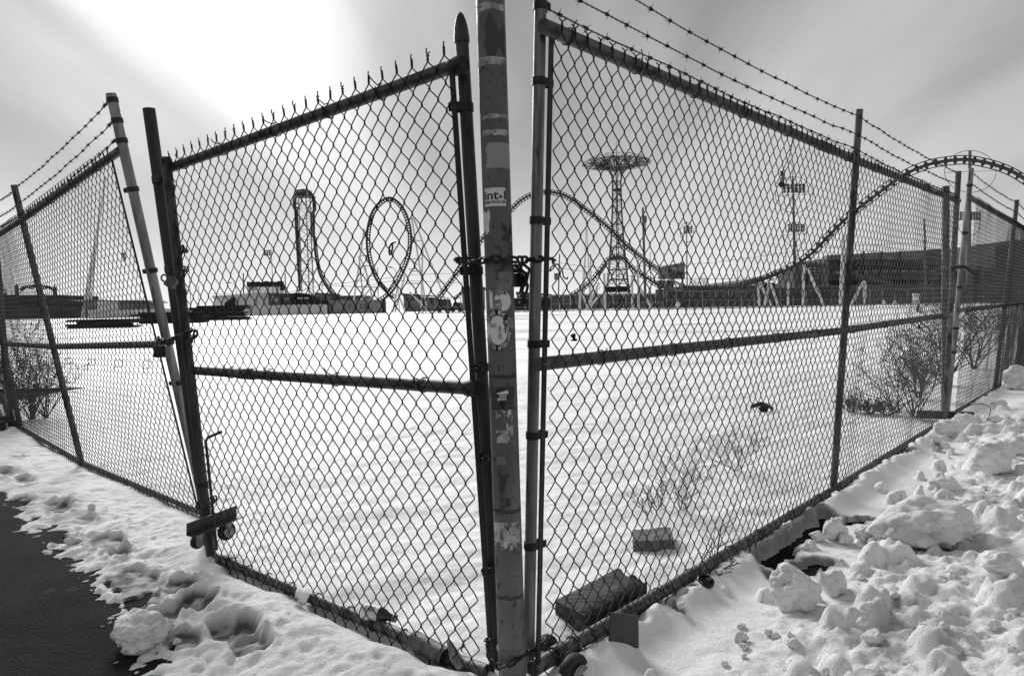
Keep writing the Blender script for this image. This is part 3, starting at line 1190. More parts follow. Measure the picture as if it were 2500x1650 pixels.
# ---- far-left gate post with its timber and tyre
gp = thing('gate_post', 'grey gate post with a timber rail at its foot, at the left picture edge', 'post', (-5.2, 6.9, 0))
q0, q1 = G(27, 1047, .02), D(-14, 560, 6.55)
post(gp, 'shaft', q0 + A(0, 0, -.05), q1, .030, GALV_D)
mb = MB()
mb.bar(G(-60, 1030, .13), G(34, 1022, .13), .06, .07)
mb.build('foot_rail', TIMBER, gp, smooth=False)
mb = MB()
mb.lathe(G(2, 1046, .07) + A(-.03, 0, 0), A(1, .5, 0), [(.02, 0), (.06, .0), (.075, .012), (.075, .05), (.06, .062), (.02, .062)], 20)
mb.build('wheel', RUBBER, gp)

# ---- right rolling gate -----------------------------------------------------------
rg = thing('rolling_gate', 'long wheeled chain link gate under barbed wire, right of the painted pole', 'gate', (RG_b[0][0], RG_b[0][1], 0))
pRG = Panel(RG_b, RG_t, 4)
dRG = unit(RG_b[1] - RG_b[0])
nRG = pRG.normal(1.)


def fineR(u):
    return (6, 6) if u < 1.4 else ((5, 5) if u < 2.7 else (3, 4))


weave(pRG, rg, .012, pRG.len - .03, .028, -.045, -.006, 2, 1, fineR, WIRE_R, sag=.010)
rp_b, rp_t = D(1289.5, 1660, 2.03), D(1321, -70, 1.985)
post(rg, 'latch_post', rp_b, rp_t, .0178, GALV)
rp2_t = D(2098, 268, RG_t[1][1] - .02)
post(rg, 'line_post', RG_b[1] + A(0, .0, -.01), rp2_t, .0195, GALV_D, hollow=True)
rp3_b, rp3_t = G(2306, 1037, .03), D(2340, 418, RG_t[2][1])
post(rg, 'far_post', rp3_b, rp3_t, .022, GALV_D, hollow=True)
for i in range(2):
    rail(rg, 'top_rail', [RG_t[i] + (dRG * .015 if i == 0 else 0), RG_t[i + 1]], .0215, RAIL, coupling=((.86,) if i == 0 else ()))
    rail(rg, 'bottom_rail', [RG_b[i], RG_b[i + 1]], .0225, GALV_D)
mrr = [on_panel(pRG, 1314, 889)[0], on_panel(pRG, 2059, 807)[0], on_panel(pRG, 2322, 767)[0]]
for i in range(2):
    rail(rg, 'middle_rail', [mrr[i], mrr[i + 1]], .0205, RAIL)
tt, tbm = D(1346, 92, RG_t[0][1] + .005), D(1313, 1640, RG_b[0][1] - .0)
mb = MB()
mb.bar(tbm, tt, .006, .0165, up=dRG)
mb.build('tension_bar', BARM, rg)
for (py, rc) in ((185, .046), (512, .046), (810, .05), (1035, .05), (1312, .052), (10, .03)):
    t = (py + 70) / (1660 + 70)
    c = rp_t + (rp_b - rp_t) * t
    band(rg, c, rp_t - rp_b, .0178, dRG + nRG * .25, rc, .022)
for u in (.12, .48, .86, 1.25, 1.7, 2.1, 2.5, 3.0, 3.6, 4.2):
    loop_tie(rg, pRG.at(u, np.float64(1)), dRG, nRG, .0215)
for u in (.3, .75, 1.2, 1.7, 2.2, 2.8, 3.4):
    c = np.array([np.interp(u, pRG.L, [q[i] for q in mrr]) for i in range(3)])
    loop_tie(rg, c, dRG, nRG, .0205)
for u in (.28, .5, .7, .95, 1.3, 1.6, 2.0, 2.4, 2.9, 3.5):
    loop_tie(rg, pRG.at(u, np.float64(0)), dRG, nRG, .0225)
bw = (((1338, 22), (2094, 366), (2333, 474)), ((1322, -48), (2098, 331), (2336, 449)), ((1324, -140), (2100, 286), (2337, 421)))
for i, (a, b, c) in enumerate(bw):
    q0 = D(*a, rp_t[1] + .0)
    q1 = D(*b, rp2_t[1] - .025)
    q2 = D(*c, rp3_t[1])
    barbed(rg, np.vstack([sagline(q0, q1, .015 + .01 * i, 20), sagline(q1, q2, .02)[1:]]), 40 + i)


def wheel(parent, c, axis, r, w):
    axis = unit(axis)
    wo_ = MB()
    prof = [(r * .60, -w * .5), (r * .78, -w * .52), (r * .92, -w * .44), (r, -w * .22), (r, w * .22), (r * .92, w * .44), (r * .78, w * .52), (r * .60, w * .5)]
    wo_.lathe(c, axis, prof, 28)
    o = wo_.build('wheel', RUBBER, parent)
    rm = MB()
    for s in (1, -1):
        rm.lathe(c + axis * s * w * .44, axis * s, [(r * .60, .012), (r * .55, .013), (r * .5, .0025), (r * .3, .002), (r * .26, .012), (r * .14, .014), (r * .12, .022), (.001, .023)], 24)
    rm.build('rim', RIMM, o)
    return o


wc1 = G(1400, 1642, .058)
wheel(rg, wc1, nRG + A(0, 0, .02), .058, .036)
wc2 = D(1330, 1592, 2.16)
wheel(rg, wc2, nRG, .058, .036)
mb = MB()
ax1 = pRG.at(.13, np.float64(0))
mb.tube([wc2 - nRG * .01, wc1 + nRG * .005], .007, 10)
mb.tube([ax1 - dRG * .03, ax1 + dRG * .03], .0285, 16)
mb.box((wc1 + wc2) / 2 + A(0, 0, -.004), (.05, .12, .045), (dRG, nRG, A(0, 0, 1)))
mb.tube([pRG.at(.2, np.float64(0)) - dRG * .006, pRG.at(.2, np.float64(0)) + dRG * .006], .03, 16)
mb.build('axle_bracket', GALV_D, rg)

# ---- right far fence -----------------------------------------------------------------
fr = thing('chain_link_fence', 'shadowy chain link fence running off past the snow bank at right edge', 'fence', (RF_b[0][0], RF_b[0][1], 0))
pRF = Panel(RF_b, RF_t, 6)
nRF = pRF.normal(1.)
dRF = unit(RF_b[1] - RF_b[0])
weave(pRF, fr, .06, pRF.len - .3, .03, -.03, -.01, 2, 0, lambda u: (3, 4), WIRE)
p4_t = D(2371, 411, RF_t[0][1])
p4_b = G(2310, 1027, .03)
post(fr, 'end_post', p4_b, p4_t, .0225, GALV, hollow=True)
post(fr, 'line_post', RF_b[1] + A(0, 0, -.06), D(2483, 488, RF_t[1][1]), .024, GALV_D, hollow=True)
post(fr, 'line_post', RF_b[2] + A(0, 0, -.06), D(2546, 525, RF_t[2][1]), .024, GALV_D)
mrf = [on_panel(pRF, 2342, 758)[0], on_panel(pRF, 2444, 746)[0], on_panel(pRF, 2500, 740)[0], on_panel(pRF, 2540, 737)[0]]
for i in range(3):
    rail(fr, 'top_rail', [RF_t[i], RF_t[i + 1]], .0215, RAIL)
    rail(fr, 'bottom_rail', [RF_b[i], RF_b[i + 1]], .0215, GALV_D)
    rail(fr, 'middle_rail', [mrf[i], mrf[i + 1]], .021, GALV_D)
for i, (a, b, c) in enumerate((((2372, 421), (2483, 495), (2546, 545)), ((2371, 447), (2480, 517), (2546, 566)), ((2369, 476), (2478, 536), (2546, 580)))):
    q0, q1, q2 = D(*a, RF_t[0][1]), D(*b, RF_t[1][1]), D(*c, RF_t[2][1])
    barbed(fr, np.vstack([sagline(q0, q1, .02), sagline(q1, q2, .02)[1:]]), 60 + i)
for py in (450, 560, 690, 790, 850):
    c = p4_t + (p4_b - p4_t) * ((py - 411) / (1027 - 411))
    band(fr, c, p4_t - p4_b, .0225, dRF, .05)

tp = thing('round_post', 'thick free-standing round post inside the far end of the rolling gate', 'post', tuple(G(2307, 1010, .02)))
post(tp, 'shaft', G(2307, 1018, .0), D(2309, 455, G(2307, 1018, .0)[1]), .034, GALV_D, hollow=True)

# ------------------------------------------------------------------ painted pole with stickers
PY = 1.955
PR = .0408
pole_b = D(1253.5, 1720, PY)
pole_t = D(1190, -220, PY)
pdir = unit(pole_t - pole_b)
pole = thing('painted_pole', 'tall chipped grey steel pole covered in peeling stickers, between the two gates', 'pole', (pole_b[0], pole_b[1], 0))
mb = MB()
mb.tube(resample([pole_b, pole_t], .1), PR, 40)
mb.build('shaft', POLEPAINT, pole)
pfront = unit(-(A(0, 1, 0) - pdir * pdir[1]))
pright = np.cross(pfront, pdir)
pright = pright if pright[0] > 0 else -pright


def pole_xy(px, py):
    """pixel on the pole face -> (arc length to the right, length along the axis)"""
    for_c = lambda s: pole_b + pdir * s
    # axis pixel at that height
    lo, hi = 0.0, 4.0
    for _ in range(40):
        md = (lo + hi) / 2
        d = for_c(md) + pfront * PR - EYE
        yy = 825 - FPX * (d @ Uv) / (d @ Fv)
        if yy > py:
            lo = md
        else:
            hi = md
    s = (lo + hi) / 2
    xc = 1190 + (py + 220) / 1940 * 63.5
    q = np.clip((px - xc) / 34.4, -.985, .985)
    return PR * math.asin(q), s


def pole_pt(lat, s, lift=.0006):
    th = np.asarray(lat) / PR
    return pole_b + pdir * np.asarray(s)[..., None] + (PR + lift) * (np.cos(th)[..., None] * pfront + np.sin(th)[..., None] * pright)


def sticker_grid(x0, x1, y0, y1, nx, ny, keep=None, lift=.0006):
    a0, s0 = pole_xy(x0, y0)
    a1, s1 = pole_xy(x1, y1)
    us, vs_ = np.linspace(a0, a1, nx + 1), np.linspace(s0, s1, ny + 1)
    UU, VV = np.meshgrid(us, vs_)
    P = pole_pt(UU, VV, lift).reshape(-1, 3)
    f = []
    for j in range(ny):
        for i in range(nx):
            if keep is None or keep((i + .5) / nx, (j + .5) / ny):
                k = j * (nx + 1) + i
                f.append((k + nx + 1, k + nx + 2, k + 1, k))
    mb = MB()
    mb.add(P, f)
    return mb


def ragged(seed, amt=.35, sc=.22, edge=.12):
    def k(u, v):
        e = min(u, 1 - u, v, 1 - v)
        n = float(fbm(A(u), A(v), sc, 4, seed)[0])
        return n * amt > (edge - e) * 1.6 - .02 and n > -.55
    return k


def pole_text(parent, txt, x0, x1, y0, y1, m_, lift=.0012, off=.02, name='lettering', spc=1.0):
    w, f = fit_text(txt, off, spc)
    a0, s0 = pole_xy(x0, (y0 + y1) / 2)
    a1, _ = pole_xy(x1, (y0 + y1) / 2)
    _, sb = pole_xy((x0 + x1) / 2, y1)
    _, st = pole_xy((x0 + x1) / 2, y0)
    mb = MB()
    mb.add(pole_pt(a0 + (a1 - a0) * w[:, 0], sb + (st - sb) * w[:, 1], lift), f)
    return mb.build(name, m_, parent, smooth=False)


st1 = sticker_grid(1184, 1235, 458, 503, 12, 4).build('sticker', WHITEPAPER, pole, label='white rectangular sticker reading int l smuggler')
pole_text(st1, 'int', 1185.6, 1218, 466, 487, BLACKINK, off=.018)
pole_text(st1, 'l', 1229.8, 1233.6, 466, 487, BLACKINK, off=.018)
pole_text(st1, 'SMUGGLER', 1186, 1234.4, 489.5, 496.5, BLACKINK, off=.018)
mb = MB()
lc, ls = pole_xy(1222.8, 483)
for i, (an, ln) in enumerate(((90, .0095), (58, .0088), (122, .0088), (28, .0068), (152, .0068), (2, .0042), (178, .0042))):
    a = math.radians(an)
    d = A(math.cos(a), math.sin(a))
    e = A(-d[1], d[0])
    q = [A(0, 0), d * ln * .5 + e * ln * .14, d * ln, d * ln * .5 - e * ln * .14]
    mb.add(pole_pt(np.array([lc + w[0] for w in q]), np.array([ls + w[1] for w in q]), .0012), [(0, 3, 2, 1)])
mb.add(pole_pt(np.array([lc - .0004, lc + .0004, lc + .0004, lc - .0004]), np.array([ls - .003, ls - .003, ls, ls]), .0012), [(0, 1, 2, 3)])
mb.build('leaf_emblem', BLACKINK, st1, smooth=False)
PALE = mat('blank_grey_sticker', .33, .6, 0, .08, 30)
sticker_grid(1186, 1246, 348, 410, 30, 26, lambda u, v: not (u < .06 and sfbm(v, 0.3, .2, 3, 4) > .0)).build('sticker', PALE, pole, label='blank light grey sticker with worn left edge')
sticker_grid(1180, 1199, 510, 572, 20, 60, ragged(3, .5, .3, .05)).build('sticker', WHITEPAPER, pole, label='torn white sticker remnant')
for (y0, y1, sd_, pm) in ((4, 24, 5, TORN), (137, 157, 6, TORN), (277, 289, 7, TORN), (315, 331, 8, TORN)):
    yy = (y0 + y1) / 2
    xc = 1190 + (yy + 220) / 1940 * 63.5
    sticker_grid(xc - 33.8, xc + 33.8, y0, y1, 70, 16, ragged(sd_, .9, .16, .10)).build('tape_remnant', pm, pole)
DARKPAINT = mat('exposed_dark_primer', .05, .7, 0, .4, 40)
sticker_grid(1222, 1258, 540, 600, 40, 60, ragged(15, .9, .2, .16)).build('peeled_patch', DARKPAINT, pole)
sticker_grid(1192, 1256, 664, 760, 50, 70, ragged(17, .8, .25, .16)).build('peeled_patch', mat('sun_bleached_paint', .20, .6, 0, .3, 30), pole)
sticker_grid(1196, 1205, 708, 752, 10, 30, ragged(19, .25, .3, .02), .0012).build('sticker', WHITEPAPER, pole, label='narrow white sticker strip')


def arc_band(parent, px, py, rx, ry, band_, a0, a1, m_, name, lift=.0011, n=48, rs=0.0):
    cxx, cs = pole_xy(px, py)
    mpp = 1.955 / FPX
    P = []
    for t in np.linspace(a0, a1, n):
        for q in (0, 1):
            k = 1 - q * band_
            P.append((cxx + rx * mpp * k * math.cos(t), cs + ry * mpp * k * math.sin(t)))
    P = np.array(P)
    mb = MB()
    mb.add(pole_pt(P[:, 0], P[:, 1], lift), [(2 * i, 2 * i + 1, 2 * i + 3, 2 * i + 2) for i in range(n - 1)])
    return mb.build(name, m_, parent, smooth=False)


def disc(parent, px, py, rx, ry, m_, name='sticker', lift=.0008, n=40, label=None, sq=2.0, keep=None):
    cxx, cs = pole_xy(px, py)
    mpp = 1.955 / FPX
    mb = MB()
    rings = 10
    P = [(cxx, cs)]
    for r_ in range(1, rings + 1):
        for i in range(n):
            t = 2 * math.pi * i / n
            c_, s_ = math.cos(t), math.sin(t)
            k = (abs(c_) ** sq + abs(s_) ** sq) ** (-1 / sq)
            P.append((cxx + rx * mpp * k * c_ * r_ / rings, cs + ry * mpp * k * s_ * r_ / rings))
    P = np.array(P)
    f = [(0, 1 + i, 1 + (i + 1) % n) for i in range(n)]
    for r_ in range(rings - 1):
        b = 1 + r_ * n
        for i in range(n):
            j = (i + 1) % n
            if keep is None or keep(P[b + i][0] - cxx, P[b + i][1] - cs, i, r_):
                f.append((b + i, b + n + i, b + n + j, b + j))
    mb.add(pole_pt(P[:, 0], P[:, 1], lift), f)
    return mb.build(name, m_, parent, smooth=False, label=label)


def arc_text(parent, txt, px, py, rx, ry, a_mid, span, hgt, m_, lift=.0017, inward=True):
    """letters along an ellipse; a_mid in degrees, span in degrees, positive span = clockwise (top text)"""
    cxx, cs = pole_xy(px, py)
    mpp = 1.955 / FPX
    n = len(txt)
    for i, ch in enumerate(txt):
        if ch == ' ':
            continue
        t = math.radians(a_mid + span * (.5 - (i + .5) / n))
        w, f = fit_text(ch, .03)
        cw = abs(math.radians(span)) / n * .78
        top = span > 0
        P = []
        for (a, b) in w:
            tt_ = t - cw * (a - .5) * (1 if top else -1)
            k = 1 - (hgt * (1 - b) if top else hgt * b)
            P.append((cxx + rx * mpp * k * math.cos(tt_), cs + ry * mpp * k * math.sin(tt_)))
        P = np.array(P)
        mb = MB()
        mb.add(pole_pt(P[:, 0], P[:, 1], lift), f)
        mb.build('letter', m_, parent, smooth=False)


# worn round sticker
sk = disc(pole, 1228, 735, 21, 24, WHITEPAPER, label='worn round white sticker with a black lettered arc', keep=lambda a, b, i, r_: not (a < -.004 and b < .006 and sfbm(a * 100, b * 100, .3, 2, 7) > -.25))
arc_band(sk, 1228, 735, 20.5, 23.5, .3, math.radians(55), math.radians(135), BLACKINK, 'print_band')
arc_text(sk, 'AFTER I', 1228, 735, 19.8, 22.8, 95, 72, .22, WHITEINK)
# oval tattoo sticker
sk = disc(pole, 1216, 806, 34, 50, WHITEPAPER, label='oval black and white sticker reading after ink tattoo aftercare', keep=lambda a, b, i, r_: not (a > .016 and b > -.016 and sfbm(a * 60, b * 60, .4, 2, 3) > -.3))
arc_band(sk, 1216, 806, 34, 50, .30, math.radians(38), math.radians(158), BLACKINK, 'print_band')
arc_band(sk, 1216, 806, 34, 50, .30, math.radians(196), math.radians(352), BLACKINK, 'print_band')
arc_text(sk, 'AFTER INK', 1216, 806, 32.5, 48.5, 104, 108, .22, WHITEINK)
arc_text(sk, 'TATTOO AFTERCARE', 1216, 806, 32.5, 48.5, 278, -152, .22, WHITEINK)
sticker_grid(1198, 1213, 790, 800, 20, 14, ragged(31, .8, .3, .1), .0014).build('scuff', PALE, sk)
sticker_grid(1216, 1226, 796, 828, 20, 30, ragged(32, .9, .3, .12), .0014).build('scuff', PALE, sk)
sticker_grid(1236, 1254, 772, 806, 24, 36, ragged(33, .5, .3, .08), .0016).build('torn_paper', mat('torn_grey_paper', .26, .7, 0, .4, 60), pole)
# dark square with a shield-shaped remnant
sticker_grid(1200, 1256, 944, 1001, 24, 20, ragged(35, .3, .3, .02), .0005).build('peeled_patch', DARKPAINT, pole)
sticker_grid(1212, 1242, 951, 998, 30, 40, lambda u, v: abs(u - .5) < .5 * (1 - max(0, v - .35) / .65 * .9) and (u + v * .9 > .18), .0009).build('sticker', BLACKINK, pole, label='black and white shield-shaped sticker remnant')
pole_text(pole.children[-1], 'HAV', 1220, 1238, 963, 970.5, WHITEINK, off=.03)
pole_text(pole.children[-1], 'IPPI', 1216, 1236, 971.5, 978.5, WHITEINK, off=.03)
sticker_grid(1214, 1241, 952, 962, 26, 12, lambda u, v: v > .75 - u * .75 and sfbm(u, v, .2, 2, 2) > -.5, .0013).build('scuff', WHITEPAPER, pole)
sticker_grid(1205, 1254, 1001, 1081, 54, 80, lambda u, v: (sfbm(u * .7 + v * .4, v, .22, 4, 44) > (-.05 if not (.25 < v < .5) else .15)) and u > .15 + .5 * (v > .35) * (v < .62)).build('torn_paper', TORN, pole)
sticker_grid(1212, 1238, 1112, 1135, 26, 22, ragged(46, .2, .3, .10), .0007).build('sticker', mat('painted_over_sticker', .17, .5), pole, label='round sticker painted over in grey')
sticker_grid(1207, 1271, 1276, 1342, 60, 60, lambda u, v: sfbm(u, v * .6, .2, 4, 47) > (-.12 + .25 * (v > .75) - .1 * (abs(v - .5) < .25))).build('torn_paper', TORN, pole)
for (y0, sd_) in ((1250, 51), (1462, 52), (965 - 45, 53)):
    xc = 1190 + (y0 + 220) / 1940 * 63.5
    sticker_grid(xc - 33.6, xc + 33.6, y0 - 8, y0 + 8, 60, 14, lambda u, v, q=sd_: abs(v - .5 - .25 * sfbm(u, 0., .3, 3, q)) < .30 + .2 * sfbm(u, v, .12, 2, q + 1), .0005).build('peeled_patch', DARKPAINT, pole)
# paint chips
rch = random.Random(9)
for i in range(70):
    py = rch.choice((rch.uniform(160, 460), rch.uniform(540, 700), rch.uniform(860, 1260), rch.uniform(1100, 1600), rch.uniform(1340, 1600)))
    xc = 1190 + (py + 220) / 1940 * 63.5
    pxx = xc + rch.uniform(-30, 30)
    w_, h_ = rch.uniform(1.0, 3.2), rch.uniform(2.0, 9)
    sticker_grid(pxx - w_, pxx + w_, py - h_, py + h_, 6, 10, ragged(100 + i, .7, .5, .16), .0004).build('paint_chip', DARKPAINT, pole)
# weld collar near the foot
cb = pole_b + pdir * pole_xy(1246, 1596)[1]
mb = MB()
mb.lathe(cb, pdir, [(PR, -.004), (PR + .0035, -.003), (PR + .004, .002), (PR + .002, .005), (PR, .006)], 40)
mb.build('collar', POLEPAINT, pole)

# ------------------------------------------------------------------ chains and padlocks


def link_mesh(c, d, up, L=.036, W=.0225, r=.0036, sx=1.0):
    d = unit(d)
    s = unit(np.cross(up, d))
    a, b = L / 2 - W / 2, W / 2 - r
    pts = []
    for t in np.linspace(-math.pi / 2, math.pi / 2, 7):
        pts.append(c + d * (a + b * math.cos(t)) + s * b * math.sin(t))
    for t in np.linspace(math.pi / 2, 3 * math.pi / 2, 7):
        pts.append(c + d * (-a + b * math.cos(t)) + s * b * math.sin(t))
    mb = MB()
    mb.tube(pts, r, 7, closed=True)
    return mb


def chain(label, pts, L=.036, W=.0225, r=.0036, group=None, twist=.35, m_=CHAINM, off=0):
    P = resample(catmull(pts, 10), .001)
    Ls = np.arange(len(P)) * .001
    t = thing('chain', label, 'chain', tuple(P[0]), group)
    stp = L - 2.3 * r
    n = int(Ls[-1] / stp)
    for i in range(n + 1):
        k = min(len(P) - 2, int(i * stp / .001))
        d = unit(P[min(k + 6, len(P) - 1)] - P[max(0, k - 6)])
        e = A(0, -1, .15) if abs(d[1]) < .85 else A(0, 0, 1)
        e = unit(e - d * (e @ d))
        f2 = np.cross(d, e)
        a = (i + off) * math.pi / 2 + twist * math.sin(i * 1.7)
        up = math.cos(a) * e + math.sin(a) * f2
        link_mesh(P[k], d, up, L, W, r).build('link', m_, t)
    return t


def padlock(label, c, down, face, w=.045, h=.04, th=.02, m_=BRASS, sh=.026):
    t = thing('padlock', label, 'padlock', tuple(c))
    z = -unit(down)
    n = unit(face - z * (face @ z))
    x = np.cross(n, z)
    mb = MB()
    # chamfered body
    pr = [(-w / 2, -h / 2 + .006), (-w / 2 + .006, -h / 2), (w / 2 - .006, -h / 2), (w / 2, -h / 2 + .006), (w / 2, h / 2 - .004), (w / 2 - .004, h / 2), (-w / 2 + .004, h / 2), (-w / 2, h / 2 - .004)]
    v = [c + x * a + z * b + n * (th / 2) for a, b in pr] + [c + x * a + z * b - n * (th / 2) for a, b in pr]
    k = len(pr)
    mb.add(v, [tuple(range(k)), tuple(range(2 * k - 1, k - 1, -1))] + [(i, i + k, (i + 1) % k + k, (i + 1) % k) for i in range(k)])
    mb.build('body', m_, t, smooth=False)
    mb = MB()
    q = [c + z * (h / 2 - .006) - x * w * .3, c + z * (h / 2 + sh * .4) - x * w * .3]
    for a in np.linspace(math.pi, 0, 9):
        q.append(c + z * (h / 2 + sh * .45) + x * w * .3 * math.cos(a) + z * w * .34 * math.sin(a))
    q += [c + z * (h / 2 - .006) + x * w * .3]
    mb.tube(q, .0038, 8)
    mb.build('shackle', GALV_D, t)
    return t


ch1 = [D(1122, 640, 2.06), D(1118, 634, 1.985), D(1150, 637, 1.965), D(1180, 636, 1.93), D(1205, 632, 1.895), D(1235, 633, 1.893), D(1262, 634, 1.915), D(1282, 634, 1.955), D(1303, 633, 1.985), D(1330, 632, 1.985), D(1347, 633, 2.01), D(1350, 638, 2.05)]
chain('heavy rusty chain drawn level across the painted pole at eye height', ch1, L=.038, W=.025, r=.0043)
ch1b = [D(1258, 660, 2.02), D(1272, 652, 1.98), D(1286, 664, 1.97), D(1283, 690, 1.965), D(1279, 712, 1.965), D(1281, 742, 1.965)]
chain('loose chain tail hanging between the pole and the galvanised latch post', ch1b, L=.040, W=.026, r=.0045)
ch1c = [D(1258, 655, 2.0), D(1270, 668, 1.98), D(1276, 690, 1.985), D(1271, 722, 1.985)]
chain('short doubled chain end behind the hanging tail beside the pole', ch1c, L=.038, W=.025, r=.0044)
padlock('black padlock hanging in the gap between pole and latch post', D(1262, 684, 2.0), A(0, 0, -1), A(.2, -1, 0), .042, .04, .02, PLASTIC)
ch2 = [D(1200, 1570, 2.03), D(1190, 1562, 1.99), D(1192, 1590, 1.965), D(1203, 1612, 1.94), D(1218, 1626, 1.91), D(1240, 1622, 1.892), D(1262, 1610, 1.905), D(1283, 1594, 1.955), D(1300, 1588, 1.985), D(1320, 1578, 1.99), D(1332, 1567, 2.0), D(1326, 1560, 2.04)]
chain('rusty chain looped low round the foot of the painted pole', ch2, L=.034, W=.022, r=.0038)
ch3 = [D(392, 836, 3.28), D(386, 826, 3.18), D(400, 834, 3.1), D(425, 826, 3.04), D(448, 818, 2.96), D(468, 806, 2.86), D(478, 812, 2.84), D(470, 826, 2.86), D(462, 836, 2.9)]
chain('slack chain tying the leaning fence post to the dark hinge post', ch3, L=.042, W=.027, r=.005)
padlock('corroded padlock on the slack chain beside the leaning fence post', D(391, 858, 3.12), A(0, 0, -1), A(.3, -1, 0), .052, .055, .026, CHAINM)
ch4 = [D(452, 612, 2.84), D(446, 603, 2.8), D(440, 625, 2.82), D(436, 645, 2.84), D(444, 668, 2.84), D(440, 705, 2.84)]
chain('bunched chain hanging down the upper hinge of the swing gate', ch4, L=.04, W=.026, r=.005)
padlock('small square padlock sticking out left of the dark hinge post', D(418, 690, 2.86), A(.75, 0, -.55), A(0, -1, .1), .045, .042, .02, BRASS)
ch5 = [D(484, 1226, 2.98), D(482, 1238, 2.93), D(496, 1236, 2.9), D(512, 1232, 2.9), D(524, 1222, 2.92), D(524, 1206, 2.94)]
chain('thin chain wrapped low round the foot of the swing gate hinge', ch5, L=.03, W=.02, r=.0034)
ch6 = [D(2308, 652, 5.75), D(2322, 655, 5.62), D(2340, 652, 5.6), D(2356, 652, 5.66), D(2368, 660, 5.8), D(2384, 672, 6.0)]
chain('dark chain joining the two far gate posts near the right edge', ch6, L=.05, W=.034, r=.007)

# ------------------------------------------------------------------ caster carrier under the swing gate
cs = thing('caster_carrier', 'tilted steel channel with two caster wheels strapped to the swing gate foot', 'caster', tuple(G(512, 1330, 0)))
pa, pb_ = D(456, 1292, 2.86), D(577, 1246, 3.12)
dx = unit(pb_ - pa)
upv = unit(A(0, -.25, 1) - dx * (A(0, -.25, 1) @ dx))
nv = np.cross(dx, upv)
mb = MB()
mb.box((pa + pb_) / 2, (np.linalg.norm(pb_ - pa), .005, .052), (dx, nv, upv))
mb.box((pa + pb_) / 2 - upv * .0235 - nv * .02 * np.sign(nv[1]), (np.linalg.norm(pb_ - pa) * 1.02, .04, .005), (dx, nv, upv))
mb.build('channel', SHEET, cs, smooth=False)
for (px, py, YY, rr) in ((482, 1322, 2.93, .030), (553, 1296, 3.1, .042)):
    c = D(px, py, YY)
    wheel(cs, c, A(.75, -.6, 0), rr, .026)
    for s in (1, -1):
        mb = MB()
        q = unit(A(.75, -.6, 0)) * .018 * s
        mb.bar(c + q, c + q + A(.0, .0, rr + .012), .03, .004, up=A(.75, -.6, 0))
        mb.build('fork', RIMM, cs, smooth=False)

# ------------------------------------------------------------------ snow chunks
from mathutils import noise as MN


def chunk(label, px, py, wpx, hpx, seed, group=None, rough=.22, zoff=0.0, m_=None, sink=.25):
    base = ground_pt(px, py + hpx * .42, .06)
    Yd = base[1]
    rx = wpx / 2 * Yd / FPX
    rz = hpx / 2 * Yd / FPX
    c = D(px, py, Yd + rx * .3)
    bm_v = []
    import bmesh
    bm = bmesh.new()
    bmesh.ops.create_icosphere(bm, subdivisions=5 if wpx > 100 else (4 if wpx > 30 else 3), radius=1)
    r2 = random.Random(seed)
    off = Vector((r2.uniform(0, 50), r2.uniform(0, 50), r2.uniform(0, 50)))
    for v in bm.verts:
        p = v.co.copy()
        n1 = MN.fractal(p * 1.1 + off, .6, 2.1, 3) * rough * 2.0
        n2 = -abs(MN.noise(p * 2.6 + off)) * rough * .9
        n3 = MN.fractal(p * 5 + off, .6, 2.2, 5) * rough * .42 - abs(MN.noise(p * 9 + off)) * rough * .22
        # planar breaks give the lump its facets
        k = 1 + n1 + n2 + n3
        for q in range(4):
            dv = Vector((math.sin(seed + q * 2.1), math.cos(seed * 1.7 + q), math.sin(q * 1.3 + seed * .5) * .8)).normalized()
            lim = .72
            if p.dot(dv) * k > lim:
                k *= .45 + .55 * lim / (p.dot(dv) * k)
        p = p * k
        v.co = Vector((p.x * rx, p.y * rx * .85, p.z * rz))
    me = bpy.data.meshes.new('snow_chunk')
    bm.to_mesh(me)
    bm.free()
    me.polygons.foreach_set('use_smooth', [True] * len(me.polygons))
    me.materials.append(m_ or SNOWCH)
    o = bpy.data.objects.new('snow_chunk', me)
    o.location = Vector([float(q) for q in c])
    o.location.z += zoff
    COL.objects.link(o)
    tag(o, label, 'snow chunk', group)
    return o


chunk('big rounded block of snow at the asphalt edge in the lower left', 348, 1545, 150, 92, 1, rough=.2)
chunk('pebble-sized snow crumb beside the big block at lower left', 432, 1565, 20, 15, 2)
chunk('small snow lump sitting alone on the left walk', 224, 1237, 20, 18, 3)
chunk('flattish snow lump between the footprints on the left walk', 178, 1320, 40, 22, 4)
GR = 'broken snow chunks on the bank right of the fence'
chunk('largest wide snow block on the bank, right of the dark puddle', 2250, 1285, 255, 128, 10, GR, .16)
chunk('tall pale snow block in front of the dark melt patch', 1938, 1440, 118, 116, 11, GR, .17)
chunk('knobbly snow block leaning on the right side of the tall pale block', 2035, 1424, 74, 74, 12, GR, .2)
chunk('upright snow block at the end of the dark channel by the fence', 2037, 1294, 58, 58, 13, GR)
chunk('flat tilted snow slab left of the upright block by the dark channel', 1998, 1310, 40, 26, 14, GR)
chunk('little snow lump lying in the dark melt patch', 1967, 1334, 26, 16, 15, GR)
chunk('snow lump leaning against the upright block from the right', 2066, 1316, 34, 34, 16, GR)
chunk('rounded snow lump at the left end of the largest block', 2108, 1303, 50, 36, 17, GR)
chunk('pointed snow lump below the left end of the largest block', 2134, 1325, 38, 28, 18, GR)
chunk('round snow boulder at the foot of the far gate post', 2312, 1046, 64, 48, 19, GR, .14)
chunk('grey snow boulder under a bare twig behind the round one', 2355, 1027, 52, 38, 20, GR, .14)
chunk('pale square snow block on the far end of the bank', 2437, 990, 42, 30, 21, GR)
